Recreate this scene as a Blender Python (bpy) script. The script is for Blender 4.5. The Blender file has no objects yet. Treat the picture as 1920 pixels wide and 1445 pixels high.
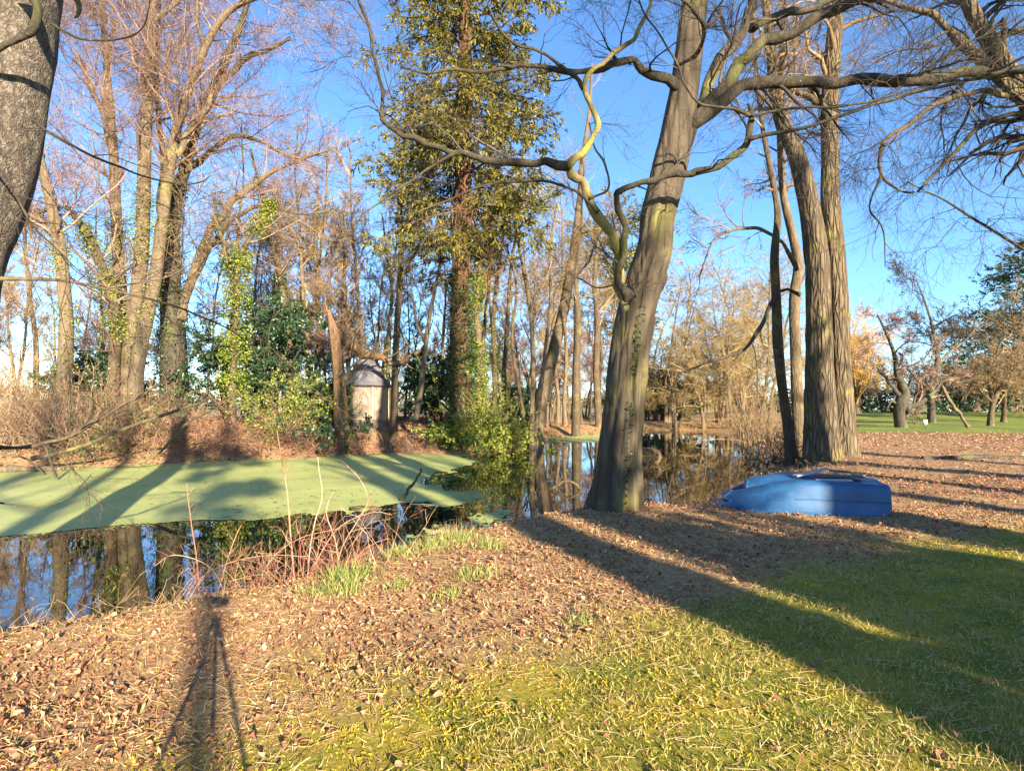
import bpy, math
import numpy as np
from mathutils import Vector, Matrix

# ---------------------------------------------------------------- camera, sky, sun, exposure
scene = bpy.context.scene
COL = scene.collection
CAM_Z, FPX, PITCH = 1.6, 1100.0, math.atan(32.5 / 1100.0)
cam = bpy.data.cameras.new('camera')
cam_o = bpy.data.objects.new('camera', cam)
COL.objects.link(cam_o)
cam.sensor_width = 36.0
cam.lens = 36.0 * FPX / 1920.0
cam.clip_start, cam.clip_end = 0.02, 3000.0
cam_o.location = (0, 0, CAM_Z)
cam_o.rotation_euler = (math.pi / 2 + PITCH, 0, 0)
scene.camera = cam_o

SUN_EL, SUN_AZ = math.radians(17.0), math.radians(26.0)      # the sun stands behind the camera, 26 deg to its right
world = bpy.data.worlds.new('World')
scene.world = world
world.use_nodes = True
wn = world.node_tree
sky = wn.nodes.new('ShaderNodeTexSky')
sky.sky_type = 'NISHITA'
sky.sun_disc = False
sky.sun_elevation = SUN_EL
sky.sun_rotation = math.pi - SUN_AZ
sky.air_density, sky.dust_density, sky.ozone_density = 1.0, 0.2, 6.0
wn.links.new(sky.outputs[0], wn.nodes['Background'].inputs[0])
wn.nodes['Background'].inputs[1].default_value = 0.09

sun = bpy.data.lights.new('sun', 'SUN')
sun.energy, sun.angle, sun.color = 5.0, math.radians(0.55), (1.0, 0.86, 0.66)
sun_o = bpy.data.objects.new('sun', sun)
COL.objects.link(sun_o)
SD = Vector((-math.sin(SUN_AZ) * math.cos(SUN_EL), math.cos(SUN_AZ) * math.cos(SUN_EL), -math.sin(SUN_EL)))
sun_o.rotation_euler = SD.to_track_quat('-Z', 'Y').to_euler()

scene.view_settings.view_transform = 'Standard'
scene.view_settings.look = 'None'
scene.view_settings.gamma = 1.0
scene.view_settings.exposure = 2.0
scene.render.engine = 'CYCLES'
scene.cycles.use_denoising = True
scene.cycles.max_bounces = 6
scene.cycles.sample_clamp_indirect = 6.0

# ---------------------------------------------------------------- helpers
def at(px, py, Y):
    x, u = (px - 960.0) / FPX, (722.5 - py) / FPX
    f = math.cos(PITCH) - math.sin(PITCH) * u
    z = math.sin(PITCH) + math.cos(PITCH) * u
    return np.array((x * Y / f, Y, CAM_Z + z * Y / f))

def lerp(a, b, t): return a + (b - a) * t
def sstep(a, b, x):
    t = np.clip((x - a) / (b - a), 0, 1)
    return t * t * (3 - 2 * t)

def vnoise(x, y, seed=0):
    xi, yi = np.floor(x).astype(np.int64), np.floor(y).astype(np.int64)
    xf, yf = x - xi, y - yi
    def h(a, b):
        n = (a * 374761393 + b * 668265263 + seed * 1442695041) & 0x7fffffff
        n = ((n ^ (n >> 13)) * 1274126177) & 0x7fffffff
        return ((n ^ (n >> 16)) & 0xffff) / 65535.0
    u, v = xf * xf * (3 - 2 * xf), yf * yf * (3 - 2 * yf)
    return lerp(lerp(h(xi, yi), h(xi + 1, yi), u), lerp(h(xi, yi + 1), h(xi + 1, yi + 1), u), v)
def fbm(x, y, seed=0, o=3):
    s, a, t = 0, 0.5, 0
    for i in range(o):
        s = s + a * vnoise(x * 2 ** i, y * 2 ** i, seed + i); t += a; a *= 0.5
    return s / t

class G:
    """collects geometry for ONE mesh"""
    def __init__(self): self.V, self.F, self.A, self.n = [], [], [], 0
    def add(self, V, F, rnd=0.5):
        V = np.asarray(V, dtype=np.float64).reshape(-1, 3)
        self.V.append(V)
        for f in (F if isinstance(F, list) else [F]):
            self.F.append(np.asarray(f, dtype=np.int64) + self.n)
        self.A.append(np.broadcast_to(np.asarray(rnd, dtype=np.float64), (len(V),)))
        self.n += len(V)
        return self
    def box(self, c, s, rz=0.0, rnd=0.5, rx=0.0, ry=0.0):
        b = np.array([(x, y, z) for x in (-.5, .5) for y in (-.5, .5) for z in (-.5, .5)]) * np.array(s)
        M = np.array((Matrix.Rotation(rz, 3, 'Z') @ Matrix.Rotation(ry, 3, 'Y') @ Matrix.Rotation(rx, 3, 'X')))
        F = np.array([(0, 1, 3, 2), (4, 6, 7, 5), (0, 4, 5, 1), (2, 3, 7, 6), (0, 2, 6, 4), (1, 5, 7, 3)])
        return self.add(b @ M.T + np.array(c), F, rnd)
    def tubes(self, P, R, k, rnd=0.5, caps=False):
        P = np.asarray(P, float)
        if P.ndim == 2: P = P[None]
        R = np.asarray(R, float)
        if R.ndim == 1: R = R[None]
        N, n, _ = P.shape
        T = np.gradient(P, axis=1)
        T /= np.linalg.norm(T, axis=2, keepdims=True) + 1e-12
        m = T.mean(axis=1)
        ref = np.where(np.abs(m[:, 2:3]) > 0.8 * np.linalg.norm(m, axis=1, keepdims=True), np.array([[1., 0, 0]]), np.array([[0, 0, 1.]]))[:, None, :]
        U = ref - (ref * T).sum(2, keepdims=True) * T
        U /= np.linalg.norm(U, axis=2, keepdims=True) + 1e-12
        W = np.cross(T, U)
        a = np.arange(k) * 2 * math.pi / k
        if R.ndim == 2: R = R[:, :, None]
        V = P[:, :, None, :] + R[..., None] * (np.cos(a)[None, None, :, None] * U[:, :, None, :] + np.sin(a)[None, None, :, None] * W[:, :, None, :])
        i = (np.arange(N)[:, None, None] * n + np.arange(n - 1)[None, :, None]) * k
        j = np.arange(k)[None, None, :]
        j2 = (j + 1) % k
        F = np.stack([i + j, i + j2, i + k + j2, i + k + j], -1).reshape(-1, 4)
        r = np.repeat(np.broadcast_to(np.asarray(rnd, float), (N,)), n * k)
        fl = [F]
        if caps:
            fl.append((np.arange(N)[:, None] * n * k + np.arange(k)[::-1][None]))
            fl.append((np.arange(N)[:, None] * n * k + (n - 1) * k + np.arange(k)[None]))
        return self.add(V.reshape(-1, 3), fl, r)
    def scatter(self, tmpl, tf, pos, M, scale, rnd):
        """copies of a template (verts, face arrays) with matrices M (N,3,3)"""
        N, m = len(pos), len(tmpl)
        sc = np.asarray(scale, float)
        if sc.ndim == 1: sc = sc[:, None]
        V = np.einsum('nij,nmj->nmi', M, tmpl[None] * sc[:, None, :]) + pos[:, None, :]
        off = (np.arange(N) * m)[:, None, None]
        F = [(np.asarray(f)[None] + off).reshape(-1, np.asarray(f).shape[1]) for f in tf]
        return self.add(V.reshape(-1, 3), F, np.repeat(rnd, m))
    def build(self, name, mat, parent=None, smooth=True, origin=(0, 0, 0), kind=None):
        V = np.concatenate(self.V) - np.asarray(origin, float)
        me = bpy.data.meshes.new(name)
        tot = np.concatenate([np.full(len(f), f.shape[1]) for f in self.F])
        loops = np.concatenate([f.reshape(-1) for f in self.F])
        me.vertices.add(len(V)); me.vertices.foreach_set('co', V.astype(np.float32).ravel())
        me.loops.add(len(loops)); me.loops.foreach_set('vertex_index', loops.astype(np.int32))
        me.polygons.add(len(tot))
        me.polygons.foreach_set('loop_start', np.concatenate([[0], np.cumsum(tot)[:-1]]).astype(np.int32))
        me.polygons.foreach_set('use_smooth', np.full(len(tot), smooth))
        at_ = me.attributes.new('rnd', 'FLOAT', 'POINT')
        at_.data.foreach_set('value', np.concatenate(self.A).astype(np.float32))
        me.update(calc_edges=True)
        me.materials.append(mat)
        o = bpy.data.objects.new(name, me)
        COL.objects.link(o)
        if parent is not None: o.parent = parent
        if kind: o['kind'] = kind
        return o

def tag(o, label, cat, group=None, kind=None):
    o['label'] = label; o['category'] = cat
    if group: o['group'] = group
    if kind: o['kind'] = kind
    return o
def thing(name, label, cat, loc=(0, 0, 0), group=None, rz=0.0):
    o = bpy.data.objects.new(name, None)
    COL.objects.link(o)
    o.location = tuple(float(c) for c in loc); o.rotation_euler = (0, 0, rz)
    o.empty_display_size = 0.2
    return tag(o, label, cat, group)
def copy_tree(root, loc, rz=0.0, s=1.0, label=None):
    r = root.copy(); COL.objects.link(r)
    r.location = tuple(float(c) for c in loc); r.rotation_euler = (0, 0, rz); r.scale = (s, s, s)
    if label: r['label'] = label
    for ch in root.children:
        c = ch.copy(); COL.objects.link(c); c.parent = r
    return r

def spline(pts, n):
    """Catmull-Rom through rows (x, y, z, r, ...)"""
    p = np.asarray(pts, float)
    q = np.vstack([2 * p[0] - p[1], p, 2 * p[-1] - p[-2]])
    L = np.concatenate([[0], np.cumsum(np.linalg.norm(np.diff(p[:, :3], axis=0), axis=1))])
    s = np.linspace(0, L[-1], n)
    i = np.clip(np.searchsorted(L, s, side='right') - 1, 0, len(p) - 2)
    t = ((s - L[i]) / (L[i + 1] - L[i]))[:, None]
    a, b, c, d = q[i], q[i + 1], q[i + 2], q[i + 3]
    return 0.5 * (2 * b + (c - a) * t + (2 * a - 5 * b + 4 * c - d) * t ** 2 + (3 * b - a - 3 * c + d) * t ** 3)

def nrm(v): return v / (np.linalg.norm(v, axis=-1, keepdims=True) + 1e-12)
def grow(S, D, L, n, wander, grav, rng):
    N = len(S)
    P = np.empty((N, n, 3)); P[:, 0] = S
    d = nrm(D)
    st = (L / (n - 1))[:, None]
    g = np.array([0, 0, 1.0])
    for i in range(1, n):
        d = nrm(d + rng.normal(0, wander, (N, 3)) + g * grav)
        P[:, i] = P[:, i - 1] + d * st
    return P
def spawn(P, R, N, t0, t1, ang, L, n, wander, grav, rs, rmin, rng, rel=True, tip=0.5):
    """N child branches along the parents P (M,k,3)"""
    M, k, _ = P.shape
    pl = np.linalg.norm(np.diff(P, axis=1), axis=2).sum(1)
    idx = rng.choice(M, N, p=pl / pl.sum())
    t = rng.uniform(t0, t1, N)
    f = t * (k - 1); i = np.minimum(f.astype(int), k - 2); u = (f - i)[:, None]
    S = P[idx, i] * (1 - u) + P[idx, i + 1] * u
    T = nrm(P[idx, i + 1] - P[idx, i])
    Rp = R[idx, i] * (1 - u[:, 0]) + R[idx, i + 1] * u[:, 0]
    q = rng.normal(size=(N, 3)); q = nrm(q - (q * T).sum(1, keepdims=True) * T)
    a = rng.uniform(ang[0], ang[1], N)[:, None]
    D = np.cos(a) * T + np.sin(a) * q
    ln = rng.uniform(L[0], L[1], N) * (pl[idx] if rel else 1.0) * (1 - tip * t)
    C = grow(S, D, ln, n, wander, grav, rng)
    r0 = np.maximum(Rp * rs * rng.uniform(0.7, 1.0, N), rmin)
    r0 = np.minimum(r0, np.maximum(Rp * 0.9, rmin))
    w = np.linspace(1, 0.14, n)[None] ** .9
    return C, np.maximum(r0[:, None] * w, rmin * 0.55)
def resample(P, R, n):
    """stack of different stems -> arrays of equal point count"""
    out, ro = [], []
    for p, r in zip(P, R):
        s = np.linspace(0, len(p) - 1, n); i = np.minimum(s.astype(int), len(p) - 2); u = (s - i)
        out.append(p[i] * (1 - u[:, None]) + p[i + 1] * u[:, None]); ro.append(r[i] * (1 - u) + r[i + 1] * u)
    return np.array(out), np.array(ro)

def rand_rot(N, rng, tilt=None, up=None):
    """random orientation matrices; tilt limits the lean of local z from vertical"""
    if tilt is None:
        q = nrm(rng.normal(size=(N, 4)))
        w, x, y, z = q.T
        return np.stack([np.stack([1 - 2 * (y * y + z * z), 2 * (x * y - z * w), 2 * (x * z + y * w)], -1),
                         np.stack([2 * (x * y + z * w), 1 - 2 * (x * x + z * z), 2 * (y * z - x * w)], -1),
                         np.stack([2 * (x * z - y * w), 2 * (y * z + x * w), 1 - 2 * (x * x + y * y)], -1)], 1)
    y = rng.uniform(0, 2 * math.pi, N); p = rng.uniform(-1, 1, N) * tilt; r = rng.uniform(-1, 1, N) * tilt
    cy, sy, cp, sp, cr, sr = np.cos(y), np.sin(y), np.cos(p), np.sin(p), np.cos(r), np.sin(r)
    return np.stack([np.stack([cy * cr - sy * sp * sr, -sy * cp, cy * sr + sy * sp * cr], -1),
                     np.stack([sy * cr + cy * sp * sr, cy * cp, sy * sr - cy * sp * cr], -1),
                     np.stack([-cp * sr, sp, cp * cr], -1)], 1)
def frame_y(D, rng):
    """matrices whose local y runs along D"""
    y = nrm(D); q = rng.normal(size=y.shape)
    x = nrm(np.cross(y, q)); z = np.cross(x, y)
    return np.stack([x, y, z], -1)

# leaf templates: y along the leaf, folded on the midrib
LEAF = np.array([(0, 0, 0), (.34, .3, .10), (.30, .68, .14), (0, 1, .05), (-.30, .68, .10), (-.34, .3, .16)])
LEAF_F = [np.array([(0, 1, 2, 3), (0, 3, 4, 5)])]
DIA = np.array([(0, 0, 0), (.5, .45, .1), (0, 1, 0), (-.5, .45, .1)])
DIA_F = [np.array([(0, 1, 2), (0, 2, 3)])]
BLADE = np.array([(-.5, 0, 0), (.5, 0, 0), (.38, .5, .12), (-.38, .5, .12), (0, 1, .42)])
BLADE_F = [np.array([(0, 1, 2, 3)]), np.array([(3, 2, 4)])]

# ---------------------------------------------------------------- materials
def new_mat(name):
    m = bpy.data.materials.new(name); m.use_nodes = True
    return m, m.node_tree, m.node_tree.nodes['Principled BSDF']
def nd(t, typ, **kw):
    n = t.nodes.new(typ)
    for k, v in kw.items():
        if k.startswith('i_'): n.inputs[k[2:].replace('_', ' ')].default_value = v
        else: setattr(n, k, v)
    return n
def ramp(t, stops, fac=None):
    n = t.nodes.new('ShaderNodeValToRGB')
    e = n.color_ramp.elements
    while len(e) < len(stops): e.new(0.5)
    for el, (p, c) in zip(e, stops):
        el.position = p; el.color = (*c, 1.0) if len(c) == 3 else c
    if fac is not None: t.links.new(fac, n.inputs[0])
    return n
def mixc(t, fac, a, b):
    n = t.nodes.new('ShaderNodeMix'); n.data_type = 'RGBA'
    for s, v in ((n.inputs[0], fac), (n.inputs[6], a), (n.inputs[7], b)):
        if hasattr(v, 'links'): t.links.new(v, s)
        else: s.default_value = v if isinstance(v, float) else (*v, 1.0)
    return n.outputs[2]

def bark(name, c1, c2, c3, scale=6.0, stretch=0.22, fissure=9.0, bump=0.5, dist=0.02, moss=None, moss_amt=0.5, rough=0.9, lichen=0.0, fcol=0.35):
    m, t, b = new_mat(name)
    tc = nd(t, 'ShaderNodeTexCoord')
    mp = nd(t, 'ShaderNodeMapping'); mp.inputs['Scale'].default_value = (1, 1, stretch)
    t.links.new(tc.outputs['Object'], mp.inputs[0])
    n1 = nd(t, 'ShaderNodeTexNoise', i_Scale=scale, i_Detail=6.0, i_Roughness=0.65)
    t.links.new(mp.outputs[0], n1.inputs['Vector'])
    v = nd(t, 'ShaderNodeTexVoronoi', feature='DISTANCE_TO_EDGE', i_Scale=fissure)
    wv = nd(t, 'ShaderNodeVectorMath', operation='MULTIPLY_ADD')
    nn = nd(t, 'ShaderNodeTexNoise', i_Scale=fissure * 0.6, i_Detail=3.0)
    t.links.new(mp.outputs[0], nn.inputs['Vector'])
    t.links.new(nn.outputs['Color'], wv.inputs[0]); wv.inputs[1].default_value = (0.18, 0.18, 0.18)
    t.links.new(mp.outputs[0], wv.inputs[2]); t.links.new(wv.outputs[0], v.inputs['Vector'])
    fis = ramp(t, [(0.0, (0, 0, 0)), (0.22, (1, 1, 1))], v.outputs['Distance'])
    base = ramp(t, [(0.25, c1), (0.5, c2), (0.75, c3)], n1.outputs[0]).outputs[0]
    fm = nd(t, 'ShaderNodeMath', operation='MULTIPLY_ADD')
    t.links.new(fis.outputs[0], fm.inputs[0]); fm.inputs[1].default_value = -fcol; fm.inputs[2].default_value = fcol
    col = mixc(t, fm.outputs[0], base, tuple(x * 0.3 for x in c1))
    big = nd(t, 'ShaderNodeTexNoise', i_Scale=1.3, i_Detail=4.0, i_Roughness=0.6)
    t.links.new(tc.outputs['Object'], big.inputs['Vector'])
    if moss:
        mm = ramp(t, [(0.62 - 0.3 * moss_amt, (0, 0, 0)), (0.75 - 0.2 * moss_amt, (1, 1, 1))], big.outputs[0])
        mk = nd(t, 'ShaderNodeMath', operation='MULTIPLY'); mk.inputs[1].default_value = 0.75
        t.links.new(mm.outputs[0], mk.inputs[0])
        col = mixc(t, mk.outputs[0], col, moss)
    if lichen:
        ln = nd(t, 'ShaderNodeTexNoise', i_Scale=34.0, i_Detail=5.0, i_Roughness=0.75)
        t.links.new(tc.outputs['Object'], ln.inputs['Vector'])
        lm = ramp(t, [(0.62, (0, 0, 0)), (0.68, (lichen,) * 3)], ln.outputs[0])
        col = mixc(t, lm.outputs[0], col, (0.55, 0.56, 0.5))
    t.links.new(col, b.inputs['Base Color'])
    b.inputs['Roughness'].default_value = rough
    b.inputs['Specular IOR Level'].default_value = 0.25
    hm = nd(t, 'ShaderNodeMath', operation='MULTIPLY_ADD')
    t.links.new(fis.outputs[0], hm.inputs[0]); hm.inputs[1].default_value = 0.8; t.links.new(n1.outputs[0], hm.inputs[2])
    bp = nd(t, 'ShaderNodeBump', i_Strength=bump, i_Distance=dist)
    t.links.new(hm.outputs[0], bp.inputs['Height']); t.links.new(bp.outputs[0], b.inputs['Normal'])
    return m

def rndmat(name, stops, rough=0.7, transl=0.0, spec=0.3, noise=0.0):
    """colour of each leaf or twig from its own random number"""
    m, t, b = new_mat(name)
    a = nd(t, 'ShaderNodeAttribute', attribute_name='rnd')
    r = ramp(t, stops, a.outputs['Fac'])
    col = r.outputs[0]
    if noise:
        tc = nd(t, 'ShaderNodeTexCoord')
        n = nd(t, 'ShaderNodeTexNoise', i_Scale=noise, i_Detail=3.0)
        t.links.new(tc.outputs['Object'], n.inputs['Vector'])
        dk = ramp(t, [(0.35, (0.62, 0.58, 0.55)), (0.65, (1, 1, 1))], n.outputs[0])
        mx = t.nodes.new('ShaderNodeMix'); mx.data_type = 'RGBA'; mx.blend_type = 'MULTIPLY'; mx.inputs[0].default_value = 1.0
        t.links.new(col, mx.inputs[6]); t.links.new(dk.outputs[0], mx.inputs[7]); col = mx.outputs[2]
    t.links.new(col, b.inputs['Base Color'])
    b.inputs['Roughness'].default_value = rough
    b.inputs['Specular IOR Level'].default_value = spec
    if transl:
        tr = nd(t, 'ShaderNodeBsdfTranslucent'); t.links.new(col, tr.inputs[0])
        ms = nd(t, 'ShaderNodeMixShader'); ms.inputs[0].default_value = transl
        t.links.new(b.outputs[0], ms.inputs[1]); t.links.new(tr.outputs[0], ms.inputs[2])
        t.links.new(ms.outputs[0], t.nodes['Material Output'].inputs[0])
    return m

def plain(name, c, c2=None, scale=8.0, rough=0.6, bump=0.0, dist=0.005, metal=0.0, spec=0.5, stretch=(1, 1, 1)):
    m, t, b = new_mat(name)
    tc = nd(t, 'ShaderNodeTexCoord'); mp = nd(t, 'ShaderNodeMapping'); mp.inputs['Scale'].default_value = stretch
    t.links.new(tc.outputs['Object'], mp.inputs[0])
    n = nd(t, 'ShaderNodeTexNoise', i_Scale=scale, i_Detail=6.0, i_Roughness=0.6)
    t.links.new(mp.outputs[0], n.inputs['Vector'])
    r = ramp(t, [(0.35, c), (0.65, c2 or tuple(x * 0.7 for x in c))], n.outputs[0])
    t.links.new(r.outputs[0], b.inputs['Base Color'])
    b.inputs['Roughness'].default_value = rough; b.inputs['Metallic'].default_value = metal
    b.inputs['Specular IOR Level'].default_value = spec
    if bump:
        bp = nd(t, 'ShaderNodeBump', i_Strength=bump, i_Distance=dist)
        t.links.new(n.outputs[0], bp.inputs['Height']); t.links.new(bp.outputs[0], b.inputs['Normal'])
    return m

M = {}
M['beech'] = bark('beech_bark', (0.042, 0.032, 0.020), (0.084, 0.064, 0.041), (0.139, 0.109, 0.069), scale=5.0, stretch=.14, fissure=6, bump=.7, dist=.025, moss=(.17, .155, .045), moss_amt=.35, lichen=.22, fcol=.3)
M['limb_shaded'] = bark('shaded_limb_bark', (0.022, 0.019, 0.013), (0.049, 0.039, 0.026), (0.098, 0.079, 0.049), scale=9.0, stretch=.6, fissure=14, bump=.5, dist=.012, moss=(.10, .10, .03), moss_amt=.35, lichen=.3, fcol=.2)  # limb bark darkened: shade from the crowns behind is put into its colour
M['beech_moss'] = bark('mossy_limb_bark', (.12, .09, .05), (.21, .165, .08), (.32, .26, .13), scale=9.0, stretch=.6, fissure=14, bump=.5, dist=.012, moss=(.27, .235, .045), moss_amt=.65, lichen=.4, fcol=.2)
M['oak'] = bark('oak_bark', (0.073, 0.053, 0.031), (0.146, 0.109, 0.065), (0.214, 0.163, 0.101), scale=9, stretch=.16, fissure=9, bump=1.0, dist=.05, moss=(.24, .21, .05), moss_amt=.2, lichen=.25, fcol=.6)
M['near'] = bark('near_trunk_bark', (.04, .033, .026), (.125, .10, .075), (.28, .24, .185), scale=22, stretch=.75, fissure=26, bump=.6, dist=.014, lichen=.5, fcol=.5)
M['pale'] = bark('pale_bark', (0.084, 0.059, 0.035), (0.146, 0.107, 0.065), (0.214, 0.160, 0.101), scale=7, stretch=.3, fissure=10, bump=.5, dist=.02, moss=(.26, .22, .06), moss_amt=.2, fcol=.25)
M['brown'] = bark('brown_bark', (0.058, 0.041, 0.025), (0.099, 0.072, 0.043), (0.144, 0.108, 0.065), scale=7, stretch=.3, fissure=10, bump=.6, dist=.02, moss=(.2, .19, .05), moss_amt=.25, fcol=.3)
M['dark'] = bark('dark_bark', (0.036, 0.030, 0.024), (0.072, 0.057, 0.042), (0.114, 0.090, 0.066), scale=7, stretch=.3, fissure=10, bump=.6, dist=.02, moss=(.1, .12, .04), moss_amt=.4, fcol=.3)
M['redwood'] = bark('redwood_bark', (0.062, 0.029, 0.015), (0.119, 0.058, 0.031), (0.167, 0.088, 0.049), scale=9, stretch=.08, fissure=9, bump=.9, dist=.04, fcol=.5)
M['dead'] = bark('dead_wood', (.10, .055, .03), (.2, .115, .06), (.33, .2, .105), scale=9, stretch=.15, fissure=12, bump=.7, dist=.02, fcol=.4)
M['tw_pink'] = rndmat('pinkish_twig', [(0, (.085, .05, .038)), (.5, (.19, .115, .082)), (1, (.36, .24, .17))], .8)
M['tw_tan'] = rndmat('tan_twig', [(0, (.09, .058, .03)), (.5, (.22, .145, .07)), (1, (.42, .30, .15))], .8)
M['tw_gold'] = rndmat('golden_twig', [(0, (.10, .065, .025)), (.5, (.25, .17, .065)), (1, (.46, .34, .14))], .8)
M['tw_orange'] = rndmat('orange_twig', [(0, (.22, .11, .03)), (.5, (.46, .26, .06)), (1, (.62, .40, .11))], .8)
M['tw_dark'] = rndmat('dark_twig', [(0, (.022, .018, .014)), (.5, (.055, .042, .03)), (1, (.14, .105, .07))], .8)
M['tw_red'] = rndmat('red_stem', [(0, (.22, .06, .04)), (.45, (.36, .15, .09)), (.75, (.42, .26, .15)), (1, (.55, .42, .26))], .55)
M['bracken'] = rndmat('dead_bracken', [(0, (.12, .055, .035)), (.5, (.24, .12, .075)), (1, (.36, .21, .12))], .9)
M['ivy'] = rndmat('ivy_leaf', [(0, (.045, .085, .012)), (.45, (.14, .20, .02)), (.8, (.26, .29, .03)), (1, (.38, .36, .06))], .45, .25, .4)
M['ivy_dark'] = rndmat('dark_ivy_leaf', [(0, (.02, .04, .012)), (.6, (.05, .09, .02)), (1, (.12, .17, .035))], .4, .2, .45)
M['holly'] = rndmat('evergreen_leaf', [(0, (.012, .03, .014)), (.6, (.03, .065, .026)), (1, (.07, .12, .035))], .35, .12, .5)
M['bright'] = rndmat('bright_leaf', [(0, (.09, .14, .02)), (.5, (.2, .27, .035)), (1, (.34, .38, .07))], .5, .35, .4)
M['conifer'] = rndmat('redwood_spray', [(0, (.028, .036, .01)), (.35, (.09, .092, .018)), (.7, (.215, .185, .028)), (1, (.36, .27, .055))], .6, .25, .3)
M['cedar'] = rndmat('cedar_needle', [(0, (.015, .035, .02)), (.6, (.04, .075, .03)), (1, (.09, .13, .045))], .6, .1, .3)
M['litter'] = rndmat('fallen_leaf', [(0, (.19, .075, .042)), (.3, (.38, .175, .095)), (.6, (.53, .285, .155)), (.85, (.63, .40, .235)), (1, (.72, .55, .36))], .65, .15, .3, noise=30.0)
M['straw'] = rndmat('dry_straw', [(0, (.24, .14, .06)), (.5, (.42, .275, .125)), (1, (.6, .45, .24))], .6, .15)
M['grass'] = rndmat('grass_blade', [(0, (.15, .165, .025)), (.3, (.28, .26, .04)), (.6, (.43, .345, .08)), (1, (.6, .46, .18))], .5, .3)
M['tuft'] = rndmat('green_tuft', [(0, (.11, .16, .028)), (.6, (.26, .32, .06)), (1, (.5, .48, .17))], .5, .3)
M['moss'] = rndmat('moss_frond', [(0, (.20, .155, .012)), (.5, (.41, .305, .022)), (1, (.56, .44, .06))], .8, .3)
m, t, b_ = new_mat('blue_hull')
tc = nd(t, 'ShaderNodeTexCoord'); n1 = nd(t, 'ShaderNodeTexNoise', i_Scale=3.5, i_Detail=7.0, i_Roughness=.65); n2 = nd(t, 'ShaderNodeTexNoise', i_Scale=26.0, i_Detail=6.0, i_Roughness=.7)
mp = nd(t, 'ShaderNodeMapping'); mp.inputs['Scale'].default_value = (.25, 1, 1.6); t.links.new(tc.outputs['Object'], mp.inputs[0])
t.links.new(tc.outputs['Object'], n1.inputs['Vector']); t.links.new(mp.outputs[0], n2.inputs['Vector'])
hc_ = ramp(t, [(.3, (.009, .052, .13)), (.5, (.014, .075, .18)), (.7, (.026, .10, .215))], n1.outputs[0]).outputs[0]
hc_ = mixc(t, ramp(t, [(.6, (0, 0, 0)), (.72, (.45, .45, .45))], n2.outputs[0]).outputs[0], hc_, (.13, .19, .24))
hc_ = mixc(t, ramp(t, [(.28, (.6, .6, .6)), (.4, (0, 0, 0))], n1.outputs[0]).outputs[0], hc_, (.05, .055, .05))
t.links.new(hc_, b_.inputs['Base Color']); t.links.new(ramp(t, [(.3, (.3, .3, .3)), (.7, (.6, .6, .6))], n2.outputs[0]).outputs[0], b_.inputs['Roughness'])
bp = nd(t, 'ShaderNodeBump', i_Strength=.08, i_Distance=.01); t.links.new(n1.outputs[0], bp.inputs['Height']); t.links.new(bp.outputs[0], b_.inputs['Normal'])
M['hull'] = m
M['grey_wood'] = plain('grey_wood', (.42, .39, .38), (.3, .27, .25), scale=14, rough=.8, bump=.3, stretch=(.15, 1, 1))
M['dark_wood'] = plain('dark_wood', (.05, .045, .045), (.09, .08, .075), scale=14, rough=.7, bump=.3)
M['plaster'] = plain('hut_plaster', (.36, .28, .22), (.2, .15, .11), scale=4, rough=.9, bump=.3)
M['lattice'] = plain('hut_timber', (.5, .40, .29), (.3, .22, .15), scale=9, rough=.85, bump=.2)
M['stone'] = plain('hut_stone', (.22, .185, .13), (.13, .11, .08), scale=6, rough=.95, bump=.6, dist=.02)
M['zinc'] = plain('zinc_sheet', (.2, .19, .2), (.12, .115, .12), scale=4, rough=.55, metal=.2, bump=.1)
M['tile'] = plain('old_roof_tile', (.22, .12, .085), (.12, .07, .05), scale=12, rough=.9, bump=.5, dist=.02)
M['paling'] = plain('pale_paling', (.5, .36, .18), (.34, .23, .11), scale=10, rough=.85)
M['black'] = plain('black_metal', (.03, .03, .032), (.045, .045, .05), rough=.5)
M['sign'] = plain('white_sign', (.7, .68, .66), (.6, .58, .56), rough=.5)

# ---------------------------------------------------------------- terrain
WZ = -0.45
POND = np.array([(-5.6, 4.95), (-4.5, 4.85), (-3.5, 5.2), (-2.7, 5.75), (-2.15, 6.45), (-1.65, 7.3), (-.82, 8.2), (-.2, 8.95), (.6, 9.7),
                 (1.4, 10.15), (2.4, 10.2), (3.6, 10.6), (4.6, 11.8), (5.6, 13.3), (6.6, 15.8), (8.2, 19), (9.6, 22.5), (11.4, 28), (14.2, 36), (13.6, 42),
                 (10.2, 45), (7.5, 41), (5.3, 37.6), (1.9, 34.7), (1.2, 29), (.7, 25.4), (-.1, 23.8), (-1.7, 23.2), (-5.2, 23.7), (-9.2, 21),
                 (-11.9, 19.3), (-15.5, 17.8), (-22, 16.2), (-34, 15), (-34, 4), (-16, 3.4), (-9, 4.3)])
def pond_sd(x, y):
    """signed distance to the shore, positive on the water"""
    x, y = np.asarray(x, float), np.asarray(y, float)
    d = np.full(x.shape, 1e9); ins = np.zeros(x.shape, bool)
    n = len(POND)
    for i in range(n):
        a, b = POND[i], POND[(i + 1) % n]
        e = b - a
        t = np.clip(((x - a[0]) * e[0] + (y - a[1]) * e[1]) / (e @ e), 0, 1)
        d = np.minimum(d, np.hypot(x - a[0] - t * e[0], y - a[1] - t * e[1]))
        c = (a[1] > y) != (b[1] > y)
        ins ^= c & (x < (b[0] - a[0]) * (y - a[1]) / ((b[1] - a[1]) if b[1] != a[1] else 1e-9) + a[0])
    return np.where(ins, d, -d)
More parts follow.
